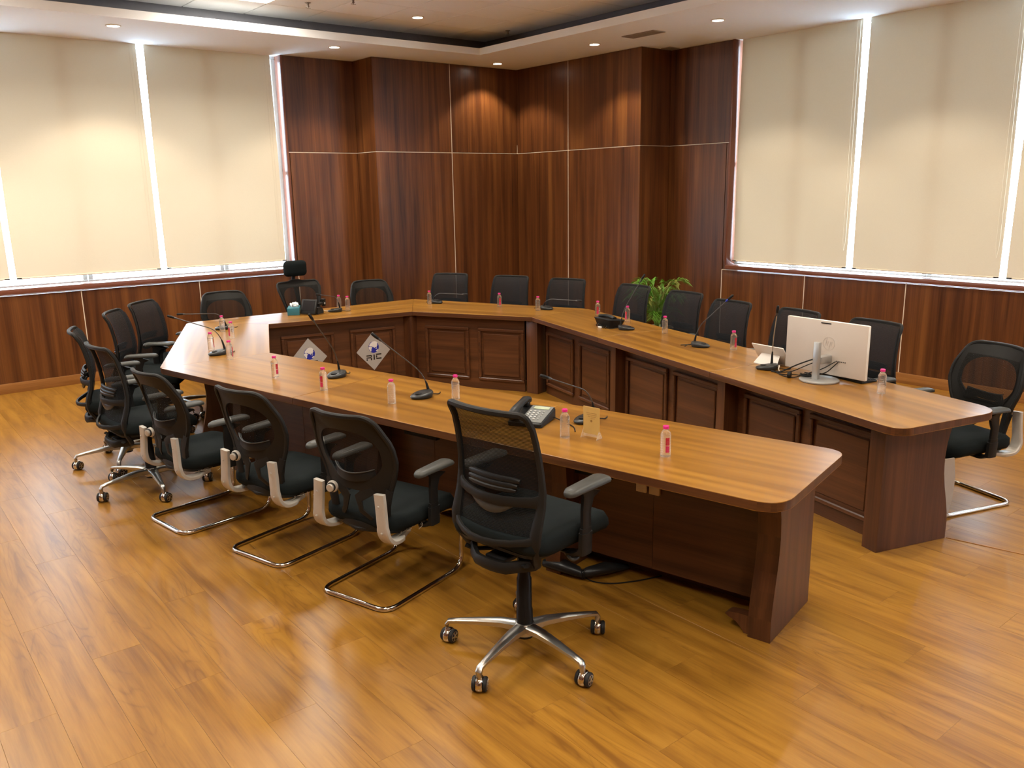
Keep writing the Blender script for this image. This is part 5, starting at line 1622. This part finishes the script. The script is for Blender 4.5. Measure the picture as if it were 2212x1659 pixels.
# bag and cable on the floor under the near arm
t = empty('cable_bag', 'black bag slumped on the floor under the near arm', 'bag', (2.67, 2.80, 0), rad(-48))
bm = NB()
pth = [Vector((-0.20, 0.10, 0.03)), Vector((-0.10, 0.05, 0.045)), Vector((-0.02, 0.0, 0.040)), Vector((0.0, -0.005, 0.030)), Vector((0.03, 0.0, 0.04)), Vector((0.12, 0.05, 0.045)), Vector((0.22, 0.12, 0.025))]
sweep(bm, pth, [0.022, 0.045, 0.028, 0.018, 0.026, 0.042, 0.02], [0.02, 0.030, 0.026, 0.020, 0.026, 0.028, 0.012], ref=(0, 0, 1), n=10)
for v in bm.verts: v.co.z = max(0.0015, v.co.z)
mk('bag_body', bm, M_bag, t, smooth=70)
bm = NB()
for k in range(3): lathe(bm, [(0.024, -0.002), (0.027, 0), (0.024, 0.002)], 14, M=Matrix.Translation((0.0 + 0.008 * k, -0.004, 0.031)) @ Matrix.Rotation(PI / 2, 4, 'Y'), cap=False)
mk('tie', bm, M_rubber, t)
bm = NB(); tube(bm, arc_path([(2.86, 3.03, 0.05), (2.76, 2.95, 0.004), (2.70, 2.86, 0.004), (2.68, 2.74, 0.004), (2.74, 2.66, 0.004), (2.86, 2.60, 0.004), (2.99, 2.56, 0.004)], 0.05, 4), 0.0032)
sc = mk('floor_cable', bm, M_black); tag(sc, 'thin black cable curling on the floor under the near arm', 'cable')
bm = NB(); box(bm, (2.705, 2.87, 0.009), (0.018, 0.035, 0.014), rz=0.4, bev=0.003); mk('connector', bm, M_cable_w, sc)['label'] = 'pale connector'

# ------------------------------------------------------------------ potted palm
px_, py_ = 7.24, 6.36
t = empty('potted_palm', 'green potted palm in a white pot behind the right arm', 'plant', (px_, py_, 0))
bm = NB(); lathe(bm, [(0.10, 0.001), (0.115, 0.01), (0.155, 0.22), (0.165, 0.30), (0.185, 0.31), (0.187, 0.335), (0.172, 0.338), (0.165, 0.30), (0.155, 0.29)], 32)
mk('pot', bm, M_pot, t)
bm = NB(); lathe(bm, [(0.15, 0.291), (0.153, 0.300), (0.05, 0.305)], 24); mk('soil', bm, M_soil, t)
rng = random.Random(11)
NF = 30
for k in range(NF):
    az = 2 * PI * k * 0.382 + rng.uniform(-0.2, 0.2)
    rise = 0.48 + 0.20 * rng.random()
    reach = 0.16 + 0.16 * rng.random()
    if k % 4 == 0: rise, reach = 0.26 + 0.1 * rng.random(), 0.26
    base = Vector((0.02 * math.cos(az), 0.02 * math.sin(az), 0.30))
    d_ = Vector((math.cos(az), math.sin(az), 0))
    pts = []
    for q in range(13):
        u = q / 12
        pts.append(base + d_ * (reach * u ** 1.6) + Vector((0, 0, rise * (1 - (1 - u) ** 1.5) - 0.13 * u ** 4)))
    bm = NB(); sweep(bm, pts, [0.0045 - 0.0033 * q / 12 for q in range(13)], n=5, ref=(0.3, 0.2, 1))
    fs = mk('frond', bm, [M_leaf2 if k % 5 == 4 else M_leaf], t, smooth=60) if False else None
    for s in (-1, 1):
        for q in range(36):
            u = 0.34 + 0.66 * q / 35
            i_ = min(11, int(u * 12)); f_ = u * 12 - i_
            p = pts[i_].lerp(pts[i_ + 1], f_)
            tg = (pts[i_ + 1] - pts[i_]).normalized()
            sd = tg.cross(Vector((0, 0, 1)))
            if sd.length < 0.1: sd = tg.cross(d_)
            sd = sd.normalized() * s
            L_ = 0.15 * math.sin(PI * min(1, 0.2 + 0.8 * (1 - abs(u - 0.62) / 0.5))) * rng.uniform(0.85, 1.15)
            dr = (sd * 0.85 + tg * 0.55 + Vector((0, 0, 0.25))).normalized()
            wn = dr.cross(Vector((0, 0, 1)) * 0.6 + sd * 0.3).normalized()
            e0 = p; e1 = p + dr * L_ * 0.5 + Vector((0, 0, 0.006)); e2 = p + dr * L_ * 1.0 - Vector((0, 0, L_ * 0.28))
            wd_ = 0.0043
            v = [bm.verts.new(e0), bm.verts.new(e1 + wn * wd_), bm.verts.new(e1 - wn * wd_), bm.verts.new(e2), bm.verts.new(e1 - Vector((0, 0, 0.002)))]
            for f3 in ((v[0], v[1], v[4]), (v[0], v[4], v[2]), (v[1], v[3], v[4]), (v[4], v[3], v[2])):
                fc = bm.faces.new(f3); fc.material_index = 1
    mk('frond', bm, [M_stem, M_leaf2 if k % 6 == 5 else M_leaf], t, smooth=0, calc=False)
